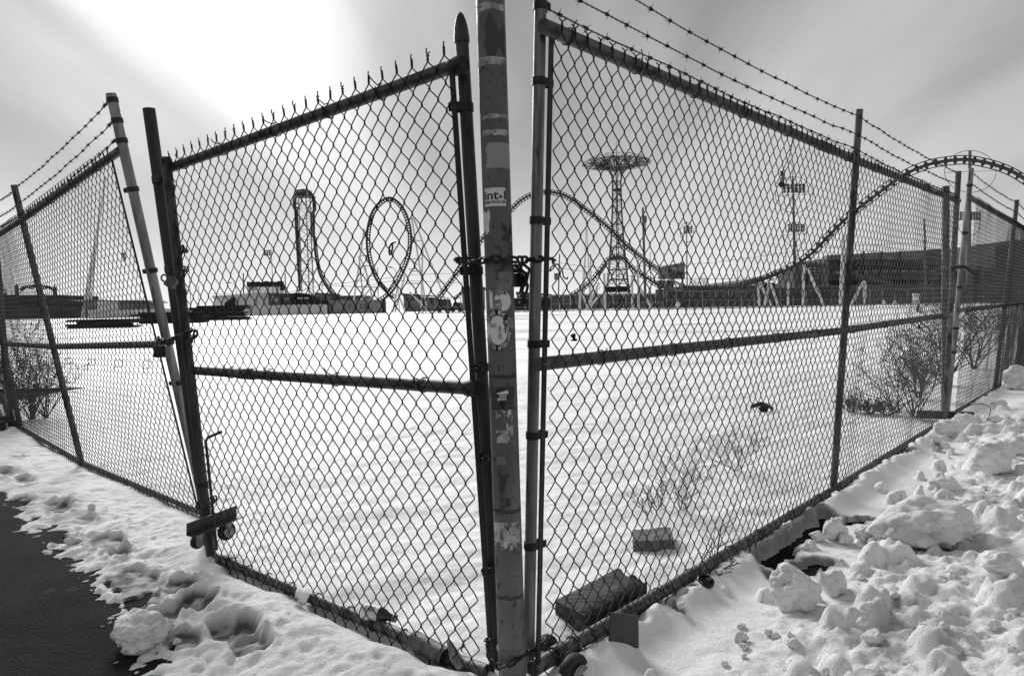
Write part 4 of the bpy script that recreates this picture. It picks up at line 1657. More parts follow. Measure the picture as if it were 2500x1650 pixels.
chunk('tallest heap of snow at the far right end of the bank', 2480, 925, 74, 64, 22, GR, .18)
chunk('low snow slab beside the pale square block', 2428, 1022, 40, 18, 23, GR)
chunk('smooth grey snow mound on the flat part of the bank', 2302, 1183, 84, 40, 24, GR, .12)
chunk('broad snow mound right of the crushed can', 2414, 1115, 96, 84, 25, GR, .18)
chunk('snow mound cut by the right picture edge', 2490, 1090, 70, 60, 26, GR, .18)
chunk('shaded angular snow block at the right edge of the bank', 2455, 1382, 88, 70, 27, GR, .18)
chunk('low snow slab near the bottom of the bank', 2310, 1590, 60, 30, 28, GR)
chunk('rounded snow lump in the lower middle of the bank', 2130, 1555, 54, 36, 29, GR)
chunk('snow lump under the fence next to the black lid', 1663, 1477, 22, 20, 30, GR)
rsm = random.Random(77)
for i in range(46):
    for _ in range(20):
        px, py = rsm.uniform(1750, 2490), rsm.uniform(1120, 1640)
        if py > 1640 - (px - 1480) * .62 + 40 and not (2080 < px < 2400 and 1200 < py < 1345) and not (1860 < px < 2090 and 1340 < py < 1500):
            break
    s = rsm.uniform(14, 34) * (.6 + .5 * (py - 1000) / 600)
    chunk('small loose snow crumb scattered over the right-hand bank', px, py, s, s * .7, 200 + i, 'loose snow crumbs on the bank', .24)

# ------------------------------------------------------------------ timber, concrete and litter
tb = thing('timber_block', 'charred rectangular timber block just behind the rolling gate', 'timber block', tuple(G(1460, 1480, .04)))
c00, c10, c01 = G(1428, 1547, .055), G(1580, 1455, .055), G(1356, 1506, .055)
ex, ey = c10 - c00, c01 - c00
ht_ = .072
mb = MB()
r2 = random.Random(4)
nx_, ny_ = 16, 8
top = []
bot = []
for j in range(ny_ + 1):
    for i in range(nx_ + 1):
        u, v = i / nx_, j / ny_
        eg = min(u * 2.2, (1 - u) * 2.2, v, 1 - v)
        rnd_ = .010 * max(0, 1 - eg / .08) ** 2
        p = c00 + ex * u + ey * v + A(0, 0, ht_ - rnd_ - .006 * max(0, sfbm(u, v * .4, .13, 3, 5)) - (.016 if (u > .9 and sfbm(v, u, .25, 2, 9) > 0) else 0))
        top.append(p)
        bot.append(c00 + ex * u + ey * v + A(0, 0, -.08))
k = (nx_ + 1) * (ny_ + 1)
f = []
for j in range(ny_):
    for i in range(nx_):
        a = j * (nx_ + 1) + i
        f.append((a, a + 1, a + nx_ + 2, a + nx_ + 1))
ring = [i for i in range(nx_ + 1)] + [j * (nx_ + 1) + nx_ for j in range(1, ny_ + 1)] + [ny_ * (nx_ + 1) + i for i in range(nx_ - 1, -1, -1)] + [j * (nx_ + 1) for j in range(ny_ - 1, 0, -1)]
for a, b in zip(ring, ring[1:] + ring[:1]):
    f.append((b, a, a + k, b + k))
mb.add(top + bot, f)
mb.build('block', TIMBER, tb)

mb = MB()
import bmesh


def rough_block(name, corners_px, z0, h, mat_, label, cat, seed, tilt=0):
    P = [G(x, y, z0) for x, y in corners_px]
    bm = bmesh.new()
    vs_ = [bm.verts.new(tuple(p)) for p in P] + [bm.verts.new(tuple(p + A(0, tilt, h))) for p in P]
    for q in ((3, 2, 1, 0), (4, 5, 6, 7), (0, 1, 5, 4), (1, 2, 6, 5), (2, 3, 7, 6), (3, 0, 4, 7)):
        bm.faces.new([vs_[i] for i in q])
    bmesh.ops.subdivide_edges(bm, edges=bm.edges[:], cuts=9, use_grid_fill=True)
    bmesh.ops.bevel
    c = sum((v.co for v in bm.verts), Vector()) / len(bm.verts)
    for v in bm.verts:
        n = MN.fractal(v.co * 22 + Vector((seed, 0, 0)), .7, 2.2, 4)
        v.co += (v.co - c).normalized() * n * .011
    me = bpy.data.meshes.new(name)
    bm.to_mesh(me)
    bm.free()
    me.polygons.foreach_set('use_smooth', [True] * len(me.polygons))
    me.set_sharp_from_angle(angle=math.radians(35))
    me.materials.append(mat_)
    o = bpy.data.objects.new(name, me)
    COL.objects.link(o)
    return tag(o, label, cat)


rough_block('concrete_chunk', [(1548, 1366), (1646, 1362), (1640, 1328), (1552, 1334)], .02, .078, CONC, 'broken grey concrete chunk lying in the lot snow', 'concrete chunk', 3, .02)

# sheet metal scrap leaning on the bottom rail
q = [G(1486, 1556, .09), G(1557, 1551, .09)]
mb = MB()
q = [q[0] - A(0, 0, .04), q[1] - A(0, 0, .04)]
t0, t1 = D(1490, 1494, q[0][1] + .012), D(1563, 1492, q[1][1] + .012)
off = nRG * .003
t1 = t1 - A(.008, 0, .012)
mb.add([q[0] + off, q[1] + off, t1 + off, t0 + off, q[0] - off, q[1] - off, t1 - off, t0 - off], [(0, 1, 2, 3), (7, 6, 5, 4), (0, 4, 5, 1), (1, 5, 6, 2), (2, 6, 7, 3), (3, 7, 4, 0)])
o = mb.build('metal_sheet', SHEET, smooth=False)
tag(o, 'plain dark grey metal sheet leaning on the rolling gate bottom rail', 'metal sheet')

# black lid in the snow
lid = thing('lid', 'small round black lid half sunk in snow outside the fence', 'lid', tuple(ground_pt(1723, 1424)))
c = ground_pt(1723, 1426) + A(0, 0, .012)
mb = MB()
ax_ = unit(A(.1, -.35, 1))
mb.lathe(c - ax_ * .008, ax_, [(.030, 0), (.033, .003), (.033, .014), (.031, .016), (.028, .016), (.027, .007), (.001, .006)], 24)
mb.build('rim', PLASTIC, lid)
mb = MB()
mb.box(c + ax_ * .012 + A(.012, 0, 0), (.02, .012, .004), (A(1, 0, .1), A(0, 1, .3), ax_))
mb.build('tab', SHEET, lid, smooth=False)

# bottle under the swing gate
bt = thing('bottle', 'small bottle with paper label lying under the swing gate bottom rail', 'bottle', tuple(G(915, 1500, .07)))
ba, bb = G(884, 1490, .085), G(962, 1508, .075)
bd = unit(bb - ba)
bl = np.linalg.norm(bb - ba)
mb = MB()
R_ = .027
mb.lathe(ba, bd, [(R_ * .8, 0), (R_, .004), (R_, bl * .62), (R_ * .85, bl * .72), (R_ * .5, bl * .84), (R_ * .44, bl * .93), (R_ * .44, bl)], 24)
mb.build('glass', GLASS_D, bt)
mb = MB()
mb.lathe(ba + bd * bl * .06, bd, [(R_ + .0006, 0), (R_ + .0006, bl * .5)], 28)
lb = mb.build('paper_label', WHITEPAPER, bt)
for i, q in enumerate((.16, .24, .3, .36, .42)):
    mb = MB()
    e1 = unit(A(0, -.6, .8) - bd * (A(0, -.6, .8) @ bd))
    e2 = np.cross(bd, e1)
    vv = []
    for a in np.linspace(-.5, .3 + .1 * (i % 2), 6):
        for s in (0, .0035):
            vv.append(ba + bd * (bl * q + s) + (R_ + .0012) * (math.cos(a) * e1 + math.sin(a) * e2))
    mb.add(vv, [(2 * j, 2 * j + 1, 2 * j + 3, 2 * j + 2) for j in range(5)])
    mb.build('print_line', BLACKINK, lb, smooth=False)
mb = MB()
mb.lathe(bb - bd * .004, bd, [(R_ * .5, 0), (R_ * .52, .012), (R_ * .3, .013)], 16)
mb.build('cap', GALV_D, bt)

# crumpled paper cup wedged on the left bottom rail
cp = thing('paper_scrap', 'torn white printed paper scrap caught on the left bottom rail', 'paper scrap', tuple(G(750, 1455, .08)))
mb = MB()
q0 = G(733, 1452, .075)
ax_ = unit(dirLG + A(0, 0, .15))
mb2 = []
e1 = unit(nLG)
e2 = np.cross(ax_, e1)
vv = []
for i in range(9):
    for j in range(7):
        a = -1.5 + j * .55
        r_ = .028 + .004 * math.sin(i * 2.1 + j * 1.7)
        vv.append(q0 + ax_ * (.085 * i / 8 + .006 * math.sin(j * 2.2)) + r_ * (math.cos(a) * e1 + math.sin(a) * A(0, 0, 1)))
mb.add(vv, [(i * 7 + j, i * 7 + j + 1, i * 7 + j + 8, i * 7 + j + 7) for i in range(8) for j in range(6)])
pso = mb.build('sheet', WHITEPAPER, cp)
for i in range(4):
    mb = MB()
    p = q0 + ax_ * (.012 + .006 * i) + nLG * .034 + A(0, 0, .0)
    mb.box(p, (.003, .001, .018 - .003 * (i % 2)), (ax_, nLG, A(0, 0, 1)))
    mb.build('print_stroke', BLACKINK, pso, smooth=False)

# pipe stub and wood scrap at the foot of the left gate
st_ = thing('pipe_stub', 'rusty open pipe stub sunk in snow under the swing gate', 'pipe', tuple(G(1083, 1600, .04)))
mb = MB()
q0, q1 = G(1010, 1560, .07), G(1088, 1604, .055)
dd = unit(q1 - q0)
mb.tube([q0, q1], .030, 18, caps=False)
mb.tube([q1, q1 - dd * .001, q1 - dd * .08], [.030, .025, .025], 18, caps=False)
mb.build('pipe', GALV_D, st_)
mb = MB()
ws = [D(1090, 1565, 2.1), D(1100, 1568, 2.1), D(1136, 1622, 2.06), D(1118, 1636, 2.04), D(1098, 1610, 2.06)]
vv = ws + [w + A(.002, .008, .002) for w in ws]
mb.add(vv, [(0, 1, 2, 3, 4), (9, 8, 7, 6, 5)] + [(i, i + 5, (i + 1) % 5 + 5, (i + 1) % 5) for i in range(5)])
o = mb.build('wood_splinter', mat('pale_weathered_wood', .24, .8, 0, .5, 60, (1, 1, .2)), smooth=False)
tag(o, 'pale pointed wood splinter poking up by the pipe stub', 'wood splinter')

# bent strap with scrap far inside the lot
sp = thing('plastic_strap', 'bent black strap and rag lying alone in the lot snow', 'strap', tuple(G(1840, 1006, .05)))
YY = G(1840, 1008, .05)[1]
mb = MB()
pts = [D(1834, 1003, YY), D(1834, 994, YY), D(1848, 989, YY), D(1862, 986, YY), D(1878, 993, YY + .05), D(1889, 1000, YY + .1)]
P = catmull(pts, 6)
vv = []
for p in P:
    vv += [p + A(0, 0, .022), p + A(0, 0, -.018), p + A(0, .012, -.018), p + A(0, .012, .022)]
n = len(P)
f = []
for i in range(n - 1):
    for j in range(4):
        f.append((4 * i + j, 4 * i + (j + 1) % 4, 4 * i + 4 + (j + 1) % 4, 4 * i + 4 + j))
mb.add(vv, f + [(3, 2, 1, 0), (4 * n - 4, 4 * n - 3, 4 * n - 2, 4 * n - 1)])
mb.build('strap', PLASTIC, sp, smooth=False)
mb = MB()
mb.lathe(D(1852, 1003, YY - .03), unit(A(.8, -.3, .35)), [(.002, 0), (.03, .01), (.045, .04), (.03, .085), (.004, .1)], 9)
mb.build('rag', BLACKM, sp)
mb = MB()
mb.lathe(D(1848, 1004, YY - .06), unit(A(.6, -.3, -.1)), [(.001, 0), (.02, .012), (.026, .03), (.004, .045)], 7)
mb.build('pale_flap', WHITEPAPER, sp)

# crushed can
cn = thing('crushed_can', 'crushed printed drinks can on the snow bank by the fence', 'can', tuple(ground_pt(2288, 1098)))
cb_ = ground_pt(2288, 1101)
ax_ = unit(A(-.1, -.15, 1))
mb = MB()
vv = []
nA, nH = 28, 9
for j in range(nH):
    for i in range(nA):
        a = 2 * math.pi * i / nA
        hh = .092 * j / (nH - 1)
        r_ = .040 * (1 - .10 * (j in (0, nH - 1)))
        r_ *= 1 - .16 * max(0, math.sin(hh * 95 + 2 * math.sin(a * 2))) * (hh < .05) + .05 * math.sin(a * 3 + j)
        vv.append(cb_ + ax_ * (hh - .012 * math.cos(a - 1.2) * (j / nH)) + A(r_ * math.cos(a), r_ * math.sin(a) * .8, 0))
f = [(j * nA + i, j * nA + (i + 1) % nA, (j + 1) * nA + (i + 1) % nA, (j + 1) * nA + i) for j in range(nH - 1) for i in range(nA)]
f += [tuple(range(nA - 1, -1, -1)), tuple(range((nH - 1) * nA, nH * nA))]
mb.add(vv, f)
cbd = mb.build('body', ALU, cn)
for (rx, rz, zc, th) in ((.026, .012, .062, .0018), (.018, .006, .062, .0018)):
    mb = MB()
    pts = [cb_ + ax_ * (zc + rz * math.sin(t)) + A(rx * math.cos(t) - .008, -.0345 + .010 * math.cos(t) ** 2, 0) for t in np.linspace(0, 2 * math.pi, 20, endpoint=False)]
    mb.tube(pts, th, 4, closed=True)
    mb.build('printed_swirl', BLACKINK, cbd)
for i in range(6):
    mb = MB()
    mb.box(cb_ + ax_ * (.030 + .004 * (i % 2)) + A(-.026 + .010 * i, -.033 + .0035 * abs(i - 2.5), 0), (.005, .003, .007), (A(1, 0, 0), A(0, 1, 0), ax_))
    mb.build('printed_mark', BLACKINK, cbd, smooth=False)

# rags and leaves snagged on the fence wires
def snag(label, panel, px, py, wpx, hpx, seed, m_=PLASTIC):
    p, u, v = on_panel(panel, px, py)
    n = panel.normal(u)
    p = p + n * .034
    s = p[1] / FPX
    r2 = random.Random(seed)
    mb = MB()
    x = unit(np.cross(n, A(0, 0, 1)))
    vv = []
    for j in range(6):
        for i in range(5):
            a, b = (i / 4 - .5), (j / 5 - .5)
            k = 1 - 1.4 * b * b
            vv.append(p + x * a * wpx * s * 1.6 * k * r2.uniform(.6, 1.3) + A(0, 0, 1) * b * hpx * s * r2.uniform(.85, 1.1) + n * r2.uniform(-.006, .012))
    f = [(j * 5 + i, j * 5 + i + 1, j * 5 + i + 6, j * 5 + i + 5) for j in range(5) for i in range(4)]
    mb.add(vv, f)
    k = len(vv)
    mb.add([q - n * .003 for q in vv], [tuple(reversed(t)) for t in f])
    o = mb.build('litter_scrap', m_)
    return tag(o, label, 'scrap', 'scraps snagged on the fence wire')


snag('small black scrap snagged beside the galvanised latch post at mid height', pRG, 1378, 822, 8, 18, 1)
snag('dark dangling scrap under the far top rail of the rolling gate', pRG, 1890, 440, 16, 40, 2)
snag('black scrap stuck near the middle rail at the far end of the rolling gate', pRG, 2226, 752, 10, 18, 3)
snag('dark scrap just below the far middle rail of the rolling gate', pRG, 2232, 797, 8, 10, 4)
snag('pale scrap fluttering from the left fence near its leaning post', pLF, 320, 625, 10, 22, 5, TORN)
# ribbon loop hanging in the left gate
p, u, v = on_panel(pLG, 960, 595)
mb = MB()
pl = [D(x, y, p[1] - .03) for x, y in ((962, 592), (952, 600), (950, 615), (953, 622), (957, 612), (958, 600), (955, 594), (966, 590))]
mb.tube(catmull(pl, 6), .0032, 5)
o = mb.build('ribbon_loop', PLASTIC)
tag(o, 'dark ribbon loop tied to the wires in front of the roller coaster loop', 'ribbon')
mb = MB()
pl = [D(x, y, 2.3) for x, y in ((1352, 648), (1346, 652), (1342, 662), (1350, 656), (1358, 645), (1366, 650), (1373, 662), (1376, 676), (1384, 681), (1386, 676))]
mb.tube(catmull(pl, 6), .0026, 6)
o = mb.build('wire_hook', BARB)
tag(o, 'bent loose wire hook twisted on the mesh right of the latch post', 'wire')
# dangling string and leaf cluster on the rolling gate
ps, u, v = on_panel(pRG, 1936, 350)
mb = MB()
pl = [D(x, y, ps[1] - .04) for x, y in ((1935, 340), (1930, 372), (1922, 392), (1905, 430), (1892, 455))]
mb.tube(catmull(pl, 6), .0022, 5)
o = mb.build('string', TWIG_L)
tag(o, 'pale string dangling from the far top rail of the rolling gate', 'string')
mb = MB()
pl = [D(x, y, ps[1] - .04) for x, y in ((1926, 392), (1936, 410), (1934, 440), (1938, 470), (1928, 498), (1916, 512))]
mb.tube(catmull(pl, 6), .0018, 5)
o = mb.build('string', TWIG_L)
tag(o, 'second looser string hanging beside the floodlight mast behind the gate', 'string')

# ------------------------------------------------------------------ bare shrubs and weeds


def shrub(name, label, base, hgt, spread, stems, seed, m_=TWIG, lean=(0, 0, 0), r0=.006, depth=3, cat='shrub', kids=4, group=None, rmin=.0012):
    r2 = random.Random(seed)
    t = thing(name, label, cat, tuple(base), group)

    def grow(mb, p, d, L, r, lev):
        n = 5
        pts = [p]
        rs_ = [r]
        dd = Vector(d)
        for i in range(n):
            dd = (dd + Vector((r2.gauss(0, .16), r2.gauss(0, .16), r2.gauss(.03, .12)))).normalized()
            pts.append(pts[-1] + np.array(dd) * L / n)
            rs_.append(max(rmin, r * (1 - .75 * (i + 1) / n)))
        mb.tube(pts, rs_, 4 if lev else 5)
        if lev < depth:
            for k in range(kids - (lev > 0)):
                i = r2.randint(1, n)
                a = r2.uniform(0, 6.28)
                side = Vector((math.cos(a), math.sin(a), r2.uniform(-.1, .7)))
                nd = (dd * .75 + side * .75).normalized()
                grow(mb, pts[i], nd, L * r2.uniform(.38, .62), max(rmin, rs_[i] * .7), lev + 1)
    for s in range(stems):
        a = 6.28 * s / stems + r2.uniform(-.4, .4)
        q = r2.uniform(.15, 1) * spread
        d = Vector((math.cos(a) * q + lean[0], math.sin(a) * q + lean[1], 1 + lean[2])).normalized()
        mb = MB()
        grow(mb, np.array(base) + A(math.cos(a), math.sin(a), 0) * .015, d, hgt * r2.uniform(.7, 1.0), r0 * r2.uniform(.7, 1.1), 0)
        mb.build('stem', m_, t)
    return t


shrub('dry_weed', 'fine pale bushy weed in the lot beside the concrete chunk', ground_pt(1668, 1246), .27, .8, 9, 1, TWIG_L, r0=.0024, kids=4, rmin=.0007)
shrub('dry_weed', 'second airy weed with seed heads, right of and behind the first', ground_pt(1798, 1150), .27, .9, 8, 2, TWIG_L, lean=(-.25, 0, 0), r0=.0028, kids=4, rmin=.0008)
shrub('dry_weed', 'thin leaning weed left of the fine pale bushy weed', ground_pt(1585, 1252), .16, .3, 3, 3, TWIG, lean=(-.7, 0, 0), r0=.0028, depth=2, rmin=.0010)
shrub('dry_weed', 'low dark weed tuft at the left foot of the fine pale weed', ground_pt(1608, 1236), .13, .7, 5, 4, TWIG, r0=.003, depth=2, rmin=.0010)
shrub('twig', 'tall bare twig standing right behind the rolling gate bottom rail', ground_pt(1742, 1358), .25, .10, 1, 5, TWIG, r0=.0042, depth=1, cat='twig', rmin=.0013)
shrub('twig', 'shorter bare twig left of the tall one behind the bottom rail', ground_pt(1710, 1366), .17, .25, 1, 6, TWIG, r0=.004, depth=1, cat='twig', rmin=.0013)
shrub('twig', 'dark root sprawling out under the rolling gate on to the snow', ground_pt(1745, 1392), .11, 2.5, 4, 7, TWIG, lean=(.6, -.4, -.6), r0=.006, depth=1, cat='twig', rmin=.002)
shrub('twig', 'black twig stub beside the wood splinter at the pole foot', ground_pt(1115, 1586), .05, .2, 1, 8, TWIG, r0=.003, depth=1, cat='twig', rmin=.0014)
gb = ground_pt(2232, 1020)
shrub('bare_shrub', 'tall bare shrub behind the far bay of the rolling gate', gb, .86, .55, 6, 10, TWIG, r0=.009, kids=4, rmin=.0017)
shrub('bare_shrub', 'wide tangled shrub leaning left of the tall bare one', ground_pt(2190, 1005), .62, 1.1, 8, 11, TWIG, lean=(-.5, 0, 0), r0=.006, kids=4, rmin=.0015)
for i, (px, lab) in enumerate(((2080, 'leftmost dark weed mat at the foot of the rolling gate line post'), (2125, 'middle dark weed mat behind the far bay of the gate'), (2165, 'right dark weed mat reaching the tall bare shrub'))):
    shrub('weed_mat', lab, ground_pt(px, 1006 + i * 4), .16, 2.2, 14, 20 + i, TWIG, r0=.004, depth=2, cat='weed', kids=5, group='dark weed mats behind the gate', rmin=.0022)
mb = MB()
p = ground_pt(2268, 1026)
mb.bar(p + A(-.1, 0, .06), p + A(.34, -.1, .05), .05, .07)
o = mb.build('timber_scrap', TIMBER, smooth=False)
tag(o, 'dark timber scrap lying under the tall bare shrub', 'timber scrap')
shrub('bare_shrub', 'dense dark shrub behind the left fence near the picture edge', ground_pt(78, 1026), .74, .9, 12, 12, TWIG, r0=.008, kids=4, rmin=.0019)
shrub('bare_shrub', 'second dense shrub right of the darkest one behind the left fence', ground_pt(112, 1018), .55, 1.0, 9, 13, TWIG, r0=.007, kids=4, rmin=.0019)
shrub('bare_shrub', 'shrub beyond the gate post at the left picture edge', ground_pt(18, 1012), .7, .9, 9, 14, TWIG, r0=.007, kids=4, rmin=.0019)
for i, (px, py, hh, lab) in enumerate(((2420, 950, 1.15, 'leggy bare shrub behind the right edge fence next to its line post'), (2470, 905, 1.2, 'dense bare shrub behind the right edge fence near the frame'), (2370, 985, .7, 'low bare shrub just behind the far end post at right'))):
    shrub('bare_shrub', lab, G(px, py, .05) + A(-.35, .35, 0), hh, .8, 8, 30 + i, TWIG, r0=.012, kids=5, rmin=.0022)
mb = MB()
pl = [ground_pt(2316, 1030) + A(0, -.05, .10), ground_pt(2345, 1020) + A(0, -.2, .16), ground_pt(2372, 1020) + A(0, -.25, .13), ground_pt(2385, 1042) + A(0, -.1, .02)]
mb.tube(catmull(pl, 8), [.005] * 25 if False else .0038, 5)
o = mb.build('twig', TWIG)
tag(o, 'curved bare twig arching over the grey snow boulder', 'twig')

# ------------------------------------------------------------------ background helpers
BZ = .75


def wid(px, Y):
    return px * Y / FPX


def prism(name, x0, x1, yt, Y, depth, m_, parent=None, base=BZ, yt1=None, ybot=None, label=None):
    """block facing the camera between two pixel columns; yt / yt1 = roof line pixel at its left / right end"""
    yt1 = yt if yt1 is None else yt1
    a, b = D(x0, yt, Y), D(x1, yt1, Y)
    z0a = z0b = base
    if ybot is not None:
        z0a, z0b = D(x0, ybot, Y)[2], D(x1, ybot, Y)[2]
    V = []
    for yy in (Y, Y + depth):
        V += [(a[0], yy, z0a), (b[0], yy, z0b), (b[0], yy, b[2]), (a[0], yy, a[2])]
    mb = MB()
    mb.add(V, [(0, 1, 2, 3), (5, 4, 7, 6), (4, 0, 3, 7), (1, 5, 6, 2), (3, 2, 6, 7), (4, 5, 1, 0)])
    return mb.build(name, m_, parent, smooth=False, label=label)


def far_thing(name, label, cat, px, Y, group=None):
    p = D(px, 740, Y)
    return thing(name, label, cat, (p[0], Y, BZ), group)


def pole_px(parent, name, a, b, Y, r_px, m_, n=8, taper=1.0, ground=True):
    p, q = D(*a, Y), D(*b, Y)
    if ground:
        p = p + (q - p) * ((BZ - .3 - q[2]) / (p[2] - q[2]) - 0) * 0 if False else q + (p - q) * ((BZ - .2 - q[2]) / (p[2] - q[2]))
    mb = MB()
    mb.tube([p, q], [wid(r_px, Y), wid(r_px * taper, Y)], n)
    return mb.build(name, m_, parent)


# ------------------------------------------------------------------ roller coaster
rc = far_thing('roller_coaster', 'steel roller coaster with lift tower, vertical loop and hills beyond the lot', 'roller coaster', 900, 150)


def track(name, pts, mode, r_px, off_px, step_px=9.5, per=6, rail_px=None, center=None, n=6):
    """spine tube, two running rails and triangular ties"""
    P3 = np.array([D(x, y, Y) for x, y, Y in pts])
    Q = catmull(P3, per)
    Ym = P3[:, 1].mean()
    ds = wid(step_px, Ym)
    Q = resample(Q, ds / 2)
    m = len(Q)
    T = np.gradient(Q, axis=0)
    T /= np.linalg.norm(T, axis=1)[:, None]
    view = np.tile(A(0, 1, 0), (m, 1))
    inplane = np.cross(T, view)
    inplane /= np.linalg.norm(inplane, axis=1)[:, None]
    S = np.cross(inplane, T)
    of = wid(off_px, Ym)
    rr = wid(r_px, Ym)
    r1 = wid(rail_px or max(.55, r_px * .35), Ym)
    if mode == 'loop':                       # rails inside the loop
        c = np.array(D(*center, Ym))
        sg = np.sign(np.sum((c - Q) * inplane, 1))[:, None]
        R1 = Q + inplane * sg * of + S * of * .55
        R2 = Q + inplane * sg * of - S * of * .55
    elif mode == 'bank':                     # both rails seen face on
        R1 = Q + inplane * of + S * of * .3
        R2 = Q - inplane * of + S * of * .3
    else:                                    # 'under' / 'over': rails on one side
        sg = 1 if mode == 'over' else -1
        up = inplane * np.sign(inplane[:, 2:3] + 1e-9) * sg
        R1 = Q + up * of + S * of * .55
        R2 = Q + up * of - S * of * .55
    mb = MB()
    mb.tube(Q, rr, n)
    sp = mb.build('track', TRACK, rc)
    for R in (R1, R2):
        mb = MB()
        mb.tube(R, r1, 5)
        mb.build('rail', TRACK, sp)
    for i in range(1, m - 1, 2):
        mb = MB()
        w = T[i] * ds * .30
        th = T[i] * ds * .04
        nn = np.cross(R1[i] - Q[i], T[i])
        nn = unit(nn) * r1 * .5
        for R in (R1, R2):
            mb.add([Q[i] - w + nn, Q[i] + w + nn, R[i] + th * 2 + nn, R[i] - th * 2 + nn, Q[i] - w - nn, Q[i] + w - nn, R[i] + th * 2 - nn, R[i] - th * 2 - nn],
                   [(0, 1, 2, 3), (7, 6, 5, 4), (0, 4, 5, 1), (1, 5, 6, 2), (2, 6, 7, 3), (3, 7, 4, 0)])
        mb.build('tie', TRACK, sp, smooth=False)
    return sp


def c3(l, ox=680, oy=440, s=4.6125, Y=165):
    return [(ox + x / s, oy + y / s, Y) for x, y in l]


# lift tower: climb, top and drop
tower_pts = c3([(240, 1250), (215, 850), (195, 500), (188, 250)], Y=172) + c3([(205, 185), (250, 135), (300, 128), (350, 150), (385, 215)], Y=170) + c3([(395, 300), (398, 500), (402, 680), (420, 860), (462, 1050), (528, 1180), (610, 1290), (700, 1345)], Y=167)
track('track', tower_pts, 'over', 2.8, 4.8, 5.0, 6, .95)
lt = far_thing('lift_tower', 'x', 'x', 740, 170)
bpy.data.objects.remove(lt)
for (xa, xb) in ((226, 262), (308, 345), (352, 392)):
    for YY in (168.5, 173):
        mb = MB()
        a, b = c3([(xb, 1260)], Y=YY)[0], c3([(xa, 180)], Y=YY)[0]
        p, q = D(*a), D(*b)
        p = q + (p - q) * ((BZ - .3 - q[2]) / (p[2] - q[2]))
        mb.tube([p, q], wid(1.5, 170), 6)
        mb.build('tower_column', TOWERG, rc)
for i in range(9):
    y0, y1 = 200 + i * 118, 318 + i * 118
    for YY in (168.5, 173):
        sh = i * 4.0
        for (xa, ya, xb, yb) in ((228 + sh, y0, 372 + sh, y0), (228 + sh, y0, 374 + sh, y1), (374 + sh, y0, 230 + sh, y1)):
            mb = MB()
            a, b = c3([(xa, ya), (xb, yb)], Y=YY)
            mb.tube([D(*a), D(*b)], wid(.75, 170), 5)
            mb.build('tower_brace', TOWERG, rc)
# service cabin and walkway on the tower head
a, b = c3([(232, 118), (305, 180)], Y=166)
pa_, pb2 = D(*a), D(*b)
mb = MB()
cc = (pa_ + pb2) / 2
mb.box(cc, (abs(pb2[0] - pa_[0]), 3.0, abs(pa_[2] - pb2[2])))
cab = mb.build('tower_cabin', TRACK, rc, smooth=False)
for i in range(4):
    mb = MB()
    mb.box(cc + A((i - 1.5) * abs(pb2[0] - pa_[0]) / 4.4, -1.55, .25), (abs(pb2[0] - pa_[0]) / 7, .1, abs(pa_[2] - pb2[2]) * .35))
    mb.build('window', WINL, cab, smooth=False)
a, b = c3([(205, 182), (395, 182)], Y=166)
mb = MB()
pa_, pb2 = D(*a), D(*b)
mb.box((pa_ + pb2) / 2, (abs(pb2[0] - pa_[0]), 4, .25))
mb.build('walkway', TRACK, rc, smooth=False)
for i in range(7):
    mb = MB()
    p = pa_ + (pb2 - pa_) * i / 6 + A(0, -1.9, 0)
    mb.tube([p, p + A(0, 0, 1.3)], .07, 4)
    mb.build('railing_post', TRACK, rc)
# the ride's name in letters down the climb
w, f = fit_text('THUNDERBOLT', .03)
pt, pb3 = D(*c3([(207, 225)], Y=165)[0]), D(*c3([(236, 1060)], Y=165)[0])
dn = unit(pb3 - pt)
ln = np.linalg.norm(pb3 - pt)
rt = unit(np.cross(dn, A(0, 1, 0)))
rt = rt if rt[0] > 0 else -rt
mb = MB()
mb.add([pt + dn * ln * a + rt * wid(4.6, 165) * (b - .5) for a, b in w], f)
mb.build('lettering', BLACKM, rc, smooth=False)
# loop
loop_pts = c3([(1040, 1420), (1150, 1362), (1262, 1275), (1350, 1150), (1418, 1010), (1468, 880), (1493, 750), (1493, 600), (1468, 465), (1422, 345), (1345, 245), (1250, 198), (1150, 240), (1062, 345), (1018, 470), (996, 600), (996, 750), (1018, 900), (1064, 1040), (1130, 1165), (1225, 1268), (1300, 1330)], Y=165)
loop_pts = [(x, y, 163 + 4 * i / len(loop_pts)) for i, (x, y, _) in enumerate(loop_pts)]
track('track', loop_pts, 'loop', 2.8, 7.2, 7.0, 6, .95, center=(950, 590))


def support(x0, y0, x1, y1, Y, r_px=2.2, Y2=None, taper=1.0, ground=True):
    p, q = D(x0, y0, Y), D(x1, y1, Y2 or Y)
    if ground:
        lo, hi = (p, q) if p[2] < q[2] else (q, p)
        lo2 = hi + (lo - hi) * ((BZ - .3 - hi[2]) / (lo[2] - hi[2]))
        p, q = lo2, hi
    mb = MB()
    mb.tube([p, q], [wid(r_px, Y), wid(r_px * taper, Y)], 8)
    return mb.build('support', WHITESTEEL, rc)


def sup3(l, Y, r=2.0, ground=True):
    for (xa, ya, xb, yb) in l:
        a, b = c3([(xa, ya), (xb, yb)], Y=Y)
        support(a[0], a[1], b[0], b[1], Y, r, ground=ground)


